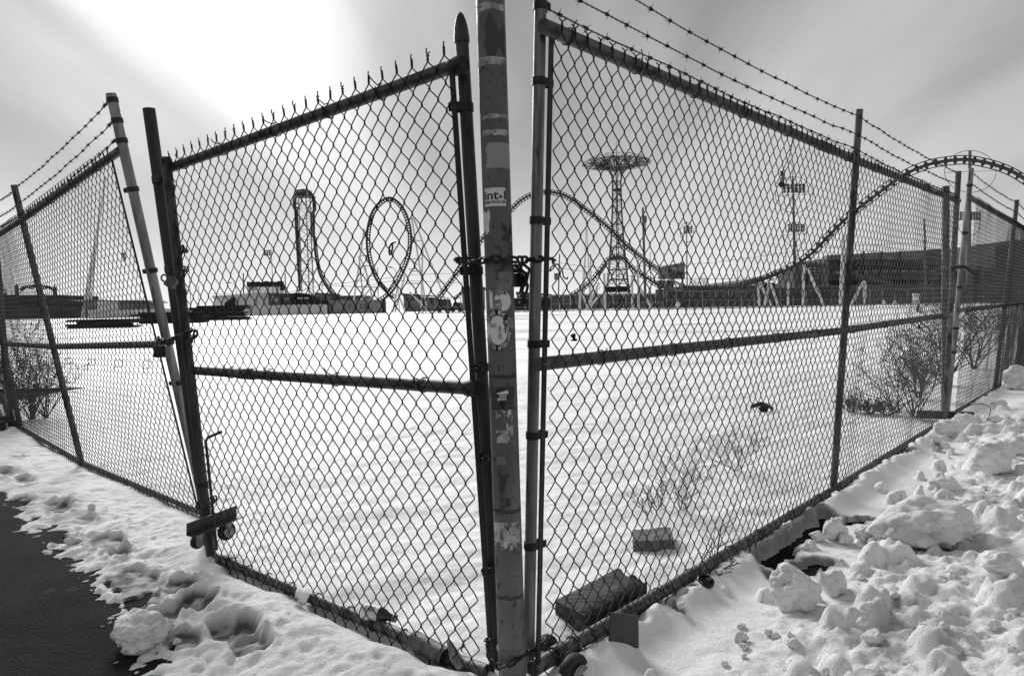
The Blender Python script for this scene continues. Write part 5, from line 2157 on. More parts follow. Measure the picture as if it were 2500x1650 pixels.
sup3([(850, 1340, 965, 545), (955, 1340, 905, 860), (1660, 1400, 1500, 430), (1870, 1330, 1525, 440), (1610, 1340, 1625, 690), (1320, 1460, 1420, 1080), (1290, 1460, 1345, 1190), (1420, 1460, 1350, 1290), (1640, 1420, 1475, 1260), (1060, 1340, 970, 960), (930, 1340, 1050, 1200), (1040, 1340, 1130, 1190)], 169, 2.0)
sup3([(905, 850, 1000, 850), (960, 960, 1035, 965), (1010, 1080, 1075, 1075), (1500, 680, 1630, 685), (1490, 885, 1615, 880), (1465, 1000, 1560, 995), (1480, 1025, 1590, 1025), (1425, 1160, 1600, 1165), (870, 1165, 965, 1045), (860, 1200, 1130, 1205), (940, 780, 985, 775), (1500, 900, 1565, 955), (915, 860, 985, 1045), (1475, 430, 1530, 430)], 169.5, 1.5, ground=False)
# far slim white pylons
support(1425, 742, 1432, 526, 190, 2.3, taper=.5)
support(1441, 742, 1433, 560, 190, 1.8, taper=.6)
support(1420, 735, 1430, 610, 188, 2.2)
# middle hill: up from the left, over, down to the right trough and on
hill = [(1052, 742, 150), (1069, 727, 150), (1098, 690, 150), (1128, 651, 150), (1165, 600, 150), (1205, 550, 148), (1250, 510, 146), (1271, 490, 145), (1299, 475, 144), (1331, 469, 142), (1366, 473, 140), (1397, 487, 138), (1425, 508, 136), (1460, 534, 134), (1495, 565, 131), (1530, 600, 128), (1566, 629, 124), (1600, 655, 120), (1622, 672, 117)]
track('track', hill, 'bank', 2.8, 6.0, 9, 6, 1.0)
hill2 = [(1622, 672, 117), (1665, 696, 112), (1720, 705, 108), (1780, 702, 104), (1830, 690, 101), (1880, 672, 99), (1930, 655, 97), (1960, 648, 96), (1995, 646, 96), (2025, 650, 96), (2070, 666, 96), (2120, 680, 96), (2180, 692, 97)]
track('track', hill2, 'bank', 1.9, 4.2, 9.5, 6, .7)
# small hump below the parachute tower
hump = [(1394, 722, 128), (1428, 700, 128), (1460, 668, 127), (1482, 637, 126), (1498, 628, 126), (1512, 626, 125), (1526, 634, 125), (1550, 660, 124), (1585, 682, 122), (1620, 702, 120), (1665, 712, 116)]
track('track', hump, 'bank', 2.8, 6.0, 9, 6, 1.0)
lowr = [(1108, 730, 145), (1128, 715, 145), (1150, 700, 145), (1175, 682, 145)]
track('track', lowr, 'bank', 1.8, 4.0, 8, 6, .7)
# near hill on the right
near = [(1700, 709, 92), (1780, 704, 90), (1840, 690, 88), (1900, 668, 86), (1945, 645, 84), (1978, 622, 83), (2012, 588, 82), (2058, 541, 81), (2097, 508, 80), (2139, 476, 79), (2180, 446, 78), (2219, 421, 77), (2267, 402, 76), (2314, 393, 75), (2362, 390, 74.5), (2410, 398, 74), (2458, 413, 73.5), (2500, 436, 73), (2560, 480, 72.5)]
track('track', near, 'bank', 3.8, 9.6, 19, 7, 1.25)
# near supports
for (x0, y0, x1, y1, r_) in ((1853, 741, 1852, 692, 3.4), (1881, 742, 1856, 693, 3.2), (1867, 741, 1877, 693, 3.2), (1898, 741, 1881, 693, 3.2), (1924, 708, 1924, 690, 3.2), (1961, 737, 1962, 645, 3.6), (2008, 738, 1970, 655, 3.6), (2052, 735, 2060, 574, 4.4), (2082, 737, 2109, 686, 3.4), (2111, 737, 2112, 686, 3.6)):
    support(x0, y0, x1, y1, 88, r_)
for (x0, y0, x1, y1, r_) in ((1415, 749, 1417, 700, 3.0), (1432, 743, 1419, 712, 2.8), (1442, 747, 1442, 620, 1.9), (1446, 725, 1462, 690, 3), (1477, 746, 1475, 668, 3.0), (1544, 745, 1543, 672, 3.0), (1559, 745, 1557, 635, 2.8), (1583, 738, 1549, 681, 3.2), (1624, 743, 1625, 684, 2.8), (1630, 742, 1640, 716, 2.8), (1443, 747, 1462, 722, 2.5), (1680, 745, 1682, 712, 3.4), (1698, 745, 1696, 724, 3), (1742, 745, 1742, 724, 3.2), (1772, 744, 1770, 726, 3.6), (1807, 743, 1805, 716, 3.2)):
    support(x0, y0, x1, y1, 121, r_)

# ------------------------------------------------------------------ parachute tower
pt_ = far_thing('parachute_tower', 'tall dark lattice tower with a wide mushroom crown behind the lot', 'tower', 1508, 300)
PTY = 300.0
ptc = D(1508.5, 700, PTY)
ptop = D(1501.5, 398, PTY)
mpx = PTY / FPX


def pt_pt(h, r, a):
    """h = pixels above the tower foot"""
    return A(ptc[0] + r * mpx * math.cos(a), PTY + r * mpx * math.sin(a), BZ + (h + 46) * mpx)


def rad(h):
    t = h / 258.0
    return 11.5 + 19 * (1 - min(1, t)) ** 1.9


levels = [-47, -22, 0, 22, 46, 72, 100, 128, 156, 184, 212, 238, 258]
for k in range(6):
    a = k * math.pi / 3 + .26
    mb = MB()
    mb.tube([pt_pt(h, rad(h), a) for h in levels] + [pt_pt(275, 14, a), pt_pt(290, 22, a)], 1.25 * mpx, 5)
    mb.build('leg', TOWERD, pt_)
for i, h in enumerate(levels):
    for k in range(6):
        a, b = k * math.pi / 3 + .26, (k + 1) * math.pi / 3 + .26
        mb = MB()
        mb.tube([pt_pt(h, rad(h), a), pt_pt(h, rad(h), b)], .85 * mpx * (2 if i in (5, 11) else 1), 4)
        mb.build('brace', TOWERD, pt_)
        if i + 1 < len(levels):
            sub = 3
            for s in range(sub):
                ha, hb_ = h + (levels[i + 1] - h) * s / sub, h + (levels[i + 1] - h) * (s + 1) / sub
                mb = MB()
                if s % 2:
                    mb.tube([pt_pt(ha, rad(ha), a), pt_pt(hb_, rad(hb_), b)], .55 * mpx, 4)
                else:
                    mb.tube([pt_pt(ha, rad(ha), b), pt_pt(hb_, rad(hb_), a)], .55 * mpx, 4)
                mb.build('brace', TOWERD, pt_)
# crown: twelve petal arms with rings
for k in range(12):
    a = k * math.pi / 6
    mb = MB()
    mb.tube([pt_pt(272, 12, a), pt_pt(288, 24, a), pt_pt(300, 46, a), pt_pt(304, 66, a), pt_pt(301, 82, a)], [.9 * mpx, .9 * mpx, .8 * mpx, .6 * mpx, .4 * mpx], 5)
    mb.build('crown_arm', TOWERD, pt_)
    mb = MB()
    mb.tube([pt_pt(282, 12, a), pt_pt(306, 22, a), pt_pt(318, 42, a), pt_pt(315, 62, a), pt_pt(301, 82, a)], .55 * mpx, 5)
    mb.build('crown_arm', TOWERD, pt_)
    mb = MB()
    rp = random.Random(k)
    for s in range(44):
        r_ = rp.uniform(24, 76)
        lo = 286 + (r_ - 24) * .28
        hi2 = 312 - max(0, r_ - 45) * .25
        a2 = a + rp.uniform(-.26, .26)
        p1_, p2_ = pt_pt(rp.uniform(lo, hi2), r_, a2), pt_pt(rp.uniform(lo, hi2), r_ + rp.uniform(-12, 12), a2 + rp.uniform(-.2, .2))
        mb.tube([p1_, p2_], .62 * mpx, 4)
    # scalloped rim hoop of this arm
    mb.tube([pt_pt(303 + 3 * math.sin(t * 3), 70 + 11 * math.cos(t), a + .24 * math.sin(t)) for t in np.linspace(0, 2 * math.pi, 16)], .6 * mpx, 4)
    w_ = mb.build('crown_truss', TOWERD, pt_)
    w_['kind'] = 'stuff'
for (h, r_) in ((300, 46), (303, 62), (318, 42), (301, 82), (288, 24)):
    mb = MB()
    mb.tube([pt_pt(h, r_, t) for t in np.linspace(0, 2 * math.pi, 48, endpoint=False)], .42 * mpx, 4, closed=True)
    mb.build('crown_ring', TOWERD, pt_)
mb = MB()
mb.tube([pt_pt(280, 0.01, 0), pt_pt(330, .01, 0), pt_pt(358, .01, 0)], [1.6 * mpx, .9 * mpx, .3 * mpx], 6)
mb.build('mast', TOWERD, pt_)
mb = MB()
mb.lathe(A(ptc[0], PTY, BZ + 38 * mpx), A(0, 0, 1), [(31 * mpx, 0), (31 * mpx, .7), (29 * mpx, .9), (29 * mpx, 1.7), (31.5 * mpx, 1.8), (31.5 * mpx, 2.1), (28 * mpx, 2.3)], 24)
mb.build('base_pavilion', BLACKM, pt_)

# ------------------------------------------------------------------ right hand buildings
def windows(parent, x0, x1, y0, y1, nx, ny, Y, m_=WINM, fill=.6, fy=.55, slope=0.0):
    for j in range(ny):
        for i in range(nx):
            cx_ = x0 + (x1 - x0) * (i + .5) / nx
            cy_ = y0 + (y1 - y0) * (j + .5) / ny + slope * (cx_ - x0)
            c = D(cx_, cy_, Y)
            mb = MB()
            mb.box(c, (wid((x1 - x0) / nx * fill, Y), .12, wid((y1 - y0) / ny * fy, Y)))
            mb.build('window', m_, parent, smooth=False)


sb = far_thing('scoreboard', 'dark framed scoreboard on two legs seen beyond the small coaster hump', 'scoreboard', 1640, 160)
prism('board', 1609, 1672, 652, 160, 1.2, BLDG_M, sb, yt1=640, ybot=681)
for (px, py, w_, h_) in ((1622, 668, 16, 8), (1634, 661, 10, 7), (1652, 656, 22, 6), (1655, 668, 24, 6), (1640, 675, 30, 3)):
    mb = MB()
    mb.box(D(px, py, 159.8), (wid(w_, 160), .15, wid(h_, 160)))
    mb.build('panel', TOWERD if (px + int(py)) % 2 else WINL, sb, smooth=False)
for px in (1614, 1640, 1667):
    pole_px(sb, 'leg', (px, 730), (px, 681), 160.5, 1.8, TOWERD, 6)
prism('sign_skirt', 1609, 1645, 684, 161, 2, BLDG_D, sb, yt1=684, ybot=704)

gs = far_thing('grandstand', 'low grandstand with a pale sloping roof over a black gap, centre right', 'grandstand', 1780, 150)
prism('roof', 1690, 1866, 699, 150, 14, ROOFL, gs, yt1=676, ybot=699)
prism('painted_gap_shade', 1668, 1890, 698, 151, 10, BLACKM, gs, yt1=690)  # black block stands in for the shade in the gap under the roof
bt2 = far_thing('ballpark_building', 'long dark two-storey building with balconies behind the near coaster hill', 'building', 2150, 170)
prism('wall', 2024, 2298, 629, 170, 20, BLDG_D, bt2, yt1=607, ybot=684)
prism('parapet', 2022, 2258, 623, 169, 3, BLDG_M, bt2, yt1=611, ybot=634)
windows(bt2, 2030, 2250, 640, 652, 9, 1, 169.8, WINM, .7, .8, -.03)
windows(bt2, 2030, 2290, 658, 672, 11, 1, 169.8, WINL, .5, .5, -.02)
prism('balcony', 2024, 2290, 655, 167, 2, BLACKM, bt2, yt1=646, ybot=658)
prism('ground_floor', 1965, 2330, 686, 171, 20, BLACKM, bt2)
prism('annex', 2245, 2300, 636, 172, 15, BLDG_D, bt2, yt1=634)
for px in (2060, 2108, 2152, 2198):
    pole_px(bt2, 'pier', (px, 720), (px, 613), 168.6, 2.2, TOWERD, 6)
kb = far_thing('brick_block', 'squat dark block between the coaster supports at centre right', 'building', 1985, 150)
prism('wall', 1942, 1968, 655, 150, 10, BLDG_D, kb)
prism('wall', 1972, 2004, 647, 151, 10, BLDG_D, kb)
prism('wall', 2004, 2024, 652, 152, 10, BLDG_M, kb)
windows(kb, 1974, 2002, 650, 682, 3, 4, 150.9, WINL, .6, .35)
eb = far_thing('apartment_block', 'stepped dark block of flats against the sky at the right edge', 'building', 2460, 180)
prism('wall', 2430, 2470, 601, 180, 25, BLDG_D, eb, yt1=596)
prism('wall', 2466, 2560, 587, 182, 25, BLDG_D, eb, yt1=582)
windows(eb, 2434, 2466, 606, 660, 4, 6, 179.8, WINM, .5, .5)
windows(eb, 2472, 2550, 594, 660, 7, 7, 181.8, WINM, .5, .5)
lb2 = far_thing('low_shed', 'long low dark shed left of the block of flats at right', 'building', 2400, 165)
prism('wall', 2342, 2440, 661, 165, 15, BLDG_D, lb2, yt1=654)
prism('roof_box', 2388, 2396, 650, 164.5, 3, BLDG_D, lb2)
pole_px(lb2, 'chimney', (2397, 700), (2397, 625), 164, 2.0, GALV_D, 6)
# dark screened hoarding along the right side of the lot
for i, (x0, x1, yt, yt1, Y, lab) in enumerate(((1340, 1600, 722, 719, 135, 'dark screened hoarding behind the small coaster hump'), (1600, 1960, 708, 704, 118, 'long dark hoarding under the grandstand'), (1958, 2330, 699, 697, 110, 'dark hoarding under the near coaster hill'), (2330, 2620, 696, 690, 104, 'dark hoarding below the block of flats at right'))):
    t = far_thing('hoarding', lab, 'hoarding', (x0 + x1) / 2, Y, 'dark hoardings round the lot')
    n_ = int((x1 - x0) / 26)
    for k in range(n_):
        xa, xb = x0 + (x1 - x0) * k / n_, x0 + (x1 - x0) * (k + 1) / n_
        ya, yb = yt + (yt1 - yt) * k / n_, yt + (yt1 - yt) * (k + 1) / n_
        prism('panel', xa + .3, xb - .3, ya, Y + (k % 2) * .08, .15, BLDG_D, t, yt1=yb)
    mb = MB()
    mb.tube([D(x0, yt - 1, Y - .3), D(x1, yt1 - 1, Y - .3)], wid(.9, Y), 5)
    mb.build('top_rail', GALV, t)

# ------------------------------------------------------------------ far fence of the lot: posts and two rails
ff = far_thing('pipe_fence', 'thin far pipe fence along the back of the snowy lot', 'fence', 1700, 82)
runs = [(1030, 1345, 84, 726, 729), (1345, 1620, 82, 720, 716), (1620, 2000, 80, 711, 709), (2000, 2340, 78, 710, 703), (2340, 2620, 76, 703, 692)]
for (x0, x1, Y, ya, yb) in runs:
    n_ = int((x1 - x0) / 30)
    for k in range(n_ + 1):
        px = x0 + (x1 - x0) * k / n_
        py = ya + (yb - ya) * k / n_
        q = D(px, py, Y)
        mb = MB()
        mb.tube([A(q[0], Y, BZ - .2), q + A(0, 0, .06)], wid(.75, Y), 5)
        mb.build('post', GALV, ff)
    for dy in (0, 22):
        mb = MB()
        mb.tube([D(x0, ya + dy, Y), D(x1, yb + dy, Y)], wid(.55, Y), 4)
        mb.build('rail', GALV, ff)
# dry weeds along its foot
mb = MB()
rw = random.Random(3)
for i in range(2600):
    px = rw.uniform(1020, 2450)
    Y = rw.uniform(70, 79)
    p = D(px, 750, Y)
    b = A(p[0], Y, gz(Y) - .02)
    hh = rw.uniform(.12, .62) * (1.0 if rw.random() < .4 else .5)
    q = b + A(rw.gauss(0, .12), rw.gauss(0, .1), hh)
    w_ = .022
    mb.add([b - A(w_, 0, 0), b + A(w_, 0, 0), q], [(0, 1, 2)])
o = mb.build('dry_weeds', TWIG_L, smooth=False)
tag(o, 'scrubby dry weeds along the far fence of the lot', 'weeds', kind='stuff')
for i, (px, py, w_, h_, lab) in enumerate(((2158, 738, 9, 12, 'small pale bag by the far fence, leftmost of two'), (2184, 738, 9, 10, 'small pale bag by the far fence, right of two'), (2236, 728, 15, 22, 'pale barrel standing by the far fence at right'), (1654, 742, 12, 12, 'snow-covered heap beside the coaster footing'))):
    Y = 77
    c = D(px, py, Y)
    t = thing('bag' if i < 2 else ('barrel' if i == 2 else 'rubble_heap'), lab, 'bag' if i < 2 else ('barrel' if i == 2 else 'heap'), (c[0], Y, BZ))
    mb = MB()
    r_ = wid(w_ / 2, Y)
    hz_ = c[2] + wid(h_ / 2, Y) - (BZ - .1)
    if i == 2:
        mb.lathe(A(c[0], Y, BZ - .1), A(0, 0, 1), [(r_, 0), (r_ * 1.04, hz_ * .3), (r_, hz_ * .35), (r_, hz_ * .65), (r_ * 1.04, hz_ * .7), (r_, hz_), (r_ * .9, hz_ * 1.02)], 14)
    else:
        mb.lathe(A(c[0], Y, BZ - .1), A(.1, 0, 1), [(r_ * .8, 0), (r_ * 1.1, hz_ * .25), (r_, hz_ * .55), (r_ * .5, hz_ * .85), (r_ * .2, hz_)], 9)
    mb.build('body', WHITEPAPER if i < 3 else BLDG_L, t)
dk = far_thing('signpost', 'short dark signpost standing in the weeds below the small hump', 'signpost', 1513, 76)
pole_px(dk, 'post', (1513, 752), (1513, 732), 76, 2.0, BLACKM, 6)
mb = MB()
mb.box(D(1514, 736, 75.9), (wid(8, 76), .08, wid(12, 76)))
mb.build('plate', BLACKM, dk, smooth=False)

# ------------------------------------------------------------------ left background
ct = far_thing('shipping_container', 'grey ribbed shipping container with five big letters below the coaster loop', 'container', 865, 122)
p0, p1_ = D(801, 732, 122), D(931.5, 733, 121)
zt = (p0[2] + p1_[2]) / 2
mb = MB()
nR = 46
vv, f = [], []
for i in range(nR * 2 + 1):
    t = i / (nR * 2)
    x = p0[0] + (p1_[0] - p0[0]) * t
    y = 122 + (.0 if (i // 2) % 2 else .10)
    vv += [(x, y, BZ - .1), (x, y, zt - .12)]
mb.add(vv, [(2 * i, 2 * i + 2, 2 * i + 3, 2 * i + 1) for i in range(nR * 2)])
mb.build('side_panel', CONT, ct, smooth=False)
mb = MB()
mb.box(((p0[0] + p1_[0]) / 2, 123.3, (BZ + zt) / 2 - .06), (p1_[0] - p0[0] - .02, 2.3, zt - BZ - .02))
mb.build('body', CONT, ct, smooth=False)
for zz in (zt - .06, BZ + .05):
    mb = MB()
    mb.box(((p0[0] + p1_[0]) / 2, 121.97, zz), (p1_[0] - p0[0], .16, .14))
    mb.build('frame_rail', CONT, ct, smooth=False)
mb = MB()
mb.box((p1_[0] + .05, 123.2, (BZ + zt) / 2), (.16, 2.5, zt - BZ))
mb.build('end_door', BLACKM, ct, smooth=False)
for i, ch in enumerate('COSCO'):
    w, f = fit_text(ch, .02)
    cpx = (840, 854, 868, 881.5, 893.5)[i]
    c = D(cpx, 748, 121.86)
    mb = MB()
    mb.add([c + A((a - .5) * wid(7.0, 122), 0, (b - .5) * wid(9.5, 122)) for a, b in w], f)
    mb.build('letter', BLACKINK, ct, smooth=False)

wf = far_thing('board_fence', 'long pale vertical board fence at the left back of the lot', 'fence', 620, 112)
for k in range(82):
    x0 = 215 + k * 7.2
    if x0 + 7 > 802:
        break
    prism('board', x0 + .1, x0 + 7.0, 757 - 14 * sstep(0, 600, x0 - 215) + .6 * math.sin(k * 1.9), 112 + .05 * (k % 2), .1, FENCEW, wf)
wh = far_thing('warehouse', 'long white shed with a sloping roof and a dark open gable, behind the board fence', 'shed', 590, 125)
prism('wall', 522, 655, 724, 125, 12, BLDG_L, wh, yt1=717)
prism('roof', 518, 657, 722, 124.5, 13, ROOFL, wh, yt1=714.5, ybot=None, base=D(590, 723, 125)[2] - .3)
a, b, c = D(548, 745, 124.2), D(571, 745, 124.2), D(571, 724, 124.2)
b2 = D(571, 745, 124.2)
mb = MB()
tri = [A(a[0], 124.2, BZ), A(b[0], 124.2, BZ), A(c[0], 124.2, c[2]), A(a[0], 124.2, D(548, 740, 124.2)[2])]
mb.add([tuple(q) for q in tri] + [tuple(q + A(0, .5, 0)) for q in tri], [(0, 1, 2, 3), (7, 6, 5, 4), (0, 4, 5, 1), (1, 5, 6, 2), (2, 6, 7, 3), (3, 7, 4, 0)])
mb.build('open_gable', BLACKM, wh, smooth=False)
for px in (598, 626):
    mb = MB()
    mb.box(D(px, 733, 124.9), (wid(.8, 125), .1, wid(26, 125)))
    mb.build('panel_joint', BLDG_M, wh, smooth=False)
sh_ = far_thing('food_stall', 'dark stall front with notice boards right of the white shed', 'stall', 685, 123)
prism('front', 655, 712, 716, 123, 6, BLDG_D, sh_)
for (px, py, w_, h_) in ((667, 729, 10, 12), (676, 732, 6, 8), (696, 730, 4, 4), (703, 730, 6, 4)):
    mb = MB()
    mb.box(D(px, py, 122.9), (wid(w_, 123), .1, wid(h_, 123)))
    mb.build('notice', WINL, sh_, smooth=False)
for px in (686.5, 711):
    mb = MB()
    mb.box(D(px, 731, 122.8), (wid(1.6, 123), .2, wid(30, 123)))
    mb.build('post', BLACKM, sh_, smooth=False)
tr = far_thing('trailer', 'black rounded trailer with a pale panel beside the stall', 'trailer', 738, 124)
P = [(713, 745), (713, 716), (722, 714.5), (742, 716), (756, 719), (762, 724), (763, 745)]
vv = [D(x, y, 124) for x, y in P]
vv[0][2] = BZ
vv[-1][2] = BZ
mb = MB()
k = len(vv)
mb.add(vv + [v + A(0, 5, 0) for v in vv], [tuple(range(k - 1, -1, -1)), tuple(range(k, 2 * k))] + [(i, (i + 1) % k, (i + 1) % k + k, i + k) for i in range(k)])
mb.build('body', BLACKM, tr, smooth=False)
mb = MB()
mb.box(D(740, 728, 123.9), (wid(28, 124), .1, wid(4, 124)))
mb.build('panel', BLDG_L, tr, smooth=False)
ww = far_thing('low_wall', 'low black wall running from the trailer towards the container', 'wall', 760, 121)
prism('wall', 713, 798, 732, 121, 1.0, BLACKM, ww)
for px in (720, 736, 752, 768, 784):
    pole_px(ww, 'post', (px, 745), (px, 733), 120.8, .5, GALV, 4)

# round canopy
cy_ = far_thing('round_canopy', 'round dark canopy on white trusses above the shed roof', 'canopy', 648, 150)
c0 = D(648, 694, 150)
rx_ = wid(44, 150)
mb = MB()
vv, f = [], []
nS = 40
for i in range(nS):
    a = 2 * math.pi * i / nS
    jag = .35 * (((i * 7) % 5) / 5)
    for (rr, hh) in ((1, -.55), (1, .35 + jag), (.93, .35 + jag), (.93, -.55)):
        vv.append(c0 + A(math.cos(a) * rx_ * rr, math.sin(a) * rx_ * rr * .7, hh))
for i in range(nS):
    j = (i + 1) % nS
    for q in range(4):
        f.append((4 * i + q, 4 * j + q, 4 * j + (q + 1) % 4, 4 * i + (q + 1) % 4))
mb.add(vv, f)
mb.build('rim', BLACKM, cy_, smooth=False)
for i in range(22):
    a = 2 * math.pi * i / 22
    p = c0 + A(math.cos(a) * rx_ * .95, math.sin(a) * rx_ * .66, -.5)
    mb = MB()
    for s in (-.11, .11):
        q = c0 + A(math.cos(a + s * 2) * rx_ * .9, math.sin(a + s * 2) * rx_ * .62, -2.0)
        mb.tube([p, q], .09, 4)
    mb.tube([p, A(p[0] * 1, p[1], BZ)], .10, 4)
    mb.build('truss', WHITESTEEL, cy_)
prism('side_screen', 607, 616, 697, 149, 2, BLACKM, cy_, ybot=709)
prism('side_screen', 684, 690, 697, 149, 2, BLACKM, cy_, ybot=709)

# stacked barriers in the lot (dark piles)
def pile(label, x0, x1, yt, yb, Y, seed, yt1=None, yb1=None):
    t = thing('barrier_stack', label, 'stack', tuple(D((x0 + x1) / 2, yb, Y)), 'dark stacks of flat barriers in the lot')
    rp = random.Random(seed)
    a, b = D(x0, yb, Y), D(x1, yb if yb1 is None else yb1, Y + .6)
    top = D(x0, yt, Y)[2]
    top1 = D(x1, yt if yt1 is None else yt1, Y + .6)[2]
    z0 = min(a[2], b[2])
    g0 = gz(Y) - .02
    hgt = max(.3, (top + top1) / 2 - g0)
    n = max(4, int(hgt / .13))
    for i in range(n):
        mb = MB()
        z = g0 + hgt * (i + .5) / n
        dxa, dxb = rp.uniform(-.35, .35), rp.uniform(-.45, .45)
        p, q = A(a[0] + dxa, Y + rp.uniform(-.1, .1), z), A(b[0] + dxb, Y + .6 + rp.uniform(-.1, .1), z + rp.uniform(-.02, .02))
        mb.bar(p, q, 1.6, hgt / n * .995)
        for k in range(6):
            c = p + (q - p) * (k + .5) / 6
            mb.box(c + A(0, 0, -hgt / n * .3), (.12, 1.7, hgt / n * .4))
        mb.build('barrier', BLACKM, t, smooth=False)
    return t


pile('tallest dark stack of flat barriers in front of the board fence', 478, 601, 745, 779, 58, 1, 747)
pile('dark stack of barriers just right of the leaning fence post', 341, 492, 764, 790, 50, 2, 759)
pile('lowest flat stack of barriers far left in the lot', 186, 332, 783, 799, 42, 3, 775)

# amphitheatre at far left
am = far_thing('amphitheatre', 'dark amphitheatre with two spired towers and an arched sign at far left', 'building', 110, 150)
prism('stage_block', -60, 140, 720, 150, 15, BLDG_D, am)
prism('wing', 136, 238, 731, 151, 12, BLDG_D, am, yt1=737)
prism('lower_wall', -80, 205, 746, 146, 3, BLDG_D, am)
mb = MB()
mb.add([tuple(D(x, y, 148)) for x, y in ((130, 722), (146, 730), (170, 736), (200, 738), (200, 745), (130, 745))] + [tuple(D(x, y, 160)) for x, y in ((130, 722), (146, 730), (170, 736), (200, 738), (200, 745), (130, 745))],
       [(5, 4, 3, 2, 1, 0), (6, 7, 8, 9, 10, 11)] + [(i, (i + 1) % 6, (i + 1) % 6 + 6, i + 6) for i in range(6)])
mb.build('swept_roof', BLDG_D, am, smooth=False)
for (px, yt) in ((43, 688), (135, 692)):
    q = D(px, 740, 149)
    topz = D(px, yt, 149)[2]
    sh2 = D(px, yt + 13, 149)[2]
    mb = MB()
    w0 = wid(5.5, 149)
    mb.lathe(A(q[0], 149, BZ), A(0, 0, 1), [(w0 * 1.2, 0), (w0 * 1.15, sh2 - BZ - 3), (w0 * .8, sh2 - BZ - 2), (w0 * .75, sh2 - BZ), (w0 * .9, sh2 - BZ + .1), (w0 * .25, topz - BZ - .6), (.02, topz - BZ)], 8)
    mb.build('spired_tower', BLDG_D, am, smooth=False)
for k, (y0, bow) in enumerate(((707, 11), (711, 10), (703, 4))):
    mb = MB()
    pts = [D(48 + 84 * t, y0 - bow * math.sin(math.pi * t) + 3 * math.sin(t * 19 + k), 149) for t in np.linspace(0, 1, 26)]
    mb.tube(pts, wid(1.3, 149), 5)
    mb.build('arched_sign', TOWERD, am)
for k in range(12):
    t = (k + .5) / 12
    mb = MB()
    mb.box(D(50 + 80 * t, 706 - 9 * math.sin(math.pi * t), 148.8), (wid(4.6, 149), .2, wid(4.5, 149)))
    mb.build('sign_letter_board', TOWERD, am, smooth=False)
prism('canopy_strip', 10, 210, 744.5, 140, 3, BLACKM, am, ybot=747.5)
pale = far_thing('site_cabin', 'pale box cabin left of the grey cabin behind the board fence', 'cabin', 264, 130)
prism('wall', 237, 290, 735, 130, 4, BLDG_L, pale)
prism('roof', 235, 291, 733, 129.9, 4.3, BLDG_M, pale, ybot=735.5)
gc = far_thing('site_cabin', 'grey cabin with a dark oversailing roof left of the leaning fence post', 'cabin', 330, 128)
prism('wall', 291, 345, 738, 128, 5, BLDG_M, gc)
P = [(291, 733), (360, 733), (374, 739), (352, 741), (291, 737)]
vv = [D(x, y, 127.5) for x, y in P]
mb = MB()
mb.add(vv + [v + A(0, 6, 0) for v in vv], [(4, 3, 2, 1, 0), (5, 6, 7, 8, 9)] + [(i, (i + 1) % 5, (i + 1) % 5 + 5, i + 5) for i in range(5)])
mb.build('roof', BLDG_D, gc, smooth=False)
prism('wall', 205, 237, 732, 133, 5, BLDG_M, gc)
# white mast at far left
wm = far_thing('white_mast', 'slender white leaning mast rising behind the left fence', 'mast', 230, 140)
pole_px(wm, 'mast', (212, 735), (258, 432), 140, 4.6, WHITESTEEL, 10, .55)
for (a, b) in (((206, 735), (236, 560)), ((222, 735), (240, 560))):
    pole_px(wm, 'brace', a, b, 140, 2.0, WHITESTEEL, 6, .7)

# far dark roofs behind the loop
for i, (x0, x1, yt, yt1, Y, lab) in enumerate(((770, 803, 714, 716, 210, 'low dark roof right of the lift tower'), (818, 888, 722, 721, 215, 'long low dark roof left of the coaster loop foot'), (985, 1062, 716, 722, 205, 'dark flat-roofed pavilion right of the coaster loop foot'), (1128, 1180, 700, 700, 200, 'dark block half hidden behind the swing gate end post'), (1262, 1345, 712, 720, 200, 'low dark roof seen between the pole and the latch post'))):
    t = far_thing('distant_building', lab, 'building', (x0 + x1) / 2, Y, 'distant low buildings')
    prism('wall', x0, x1, yt + 5, Y, 12, BLDG_M, t, yt1=yt1 + 5)
    prism('roof', x0 - 2, x1 + 2, yt, Y - .5, 13, BLDG_D, t, yt1=yt1, ybot=yt + 6)
    windows(t, x0 + 3, x1 - 3, yt + 8, yt + 18, 5, 1, Y - .1, WINM, .5, .6)
# parked container boxes seen in the gap
bx2 = far_thing('dark_container', 'black container with two small white plates between pole and latch post', 'container', 1270, 118)
prism('body', 1232, 1345, 728, 118, 3, BLACKM, bx2)
for px in (1268, 1280):
    mb = MB()
    mb.box(D(px, 738, 117.9), (wid(4, 118), .1, wid(4, 118)))
    mb.build('plate', WINL, bx2, smooth=False)
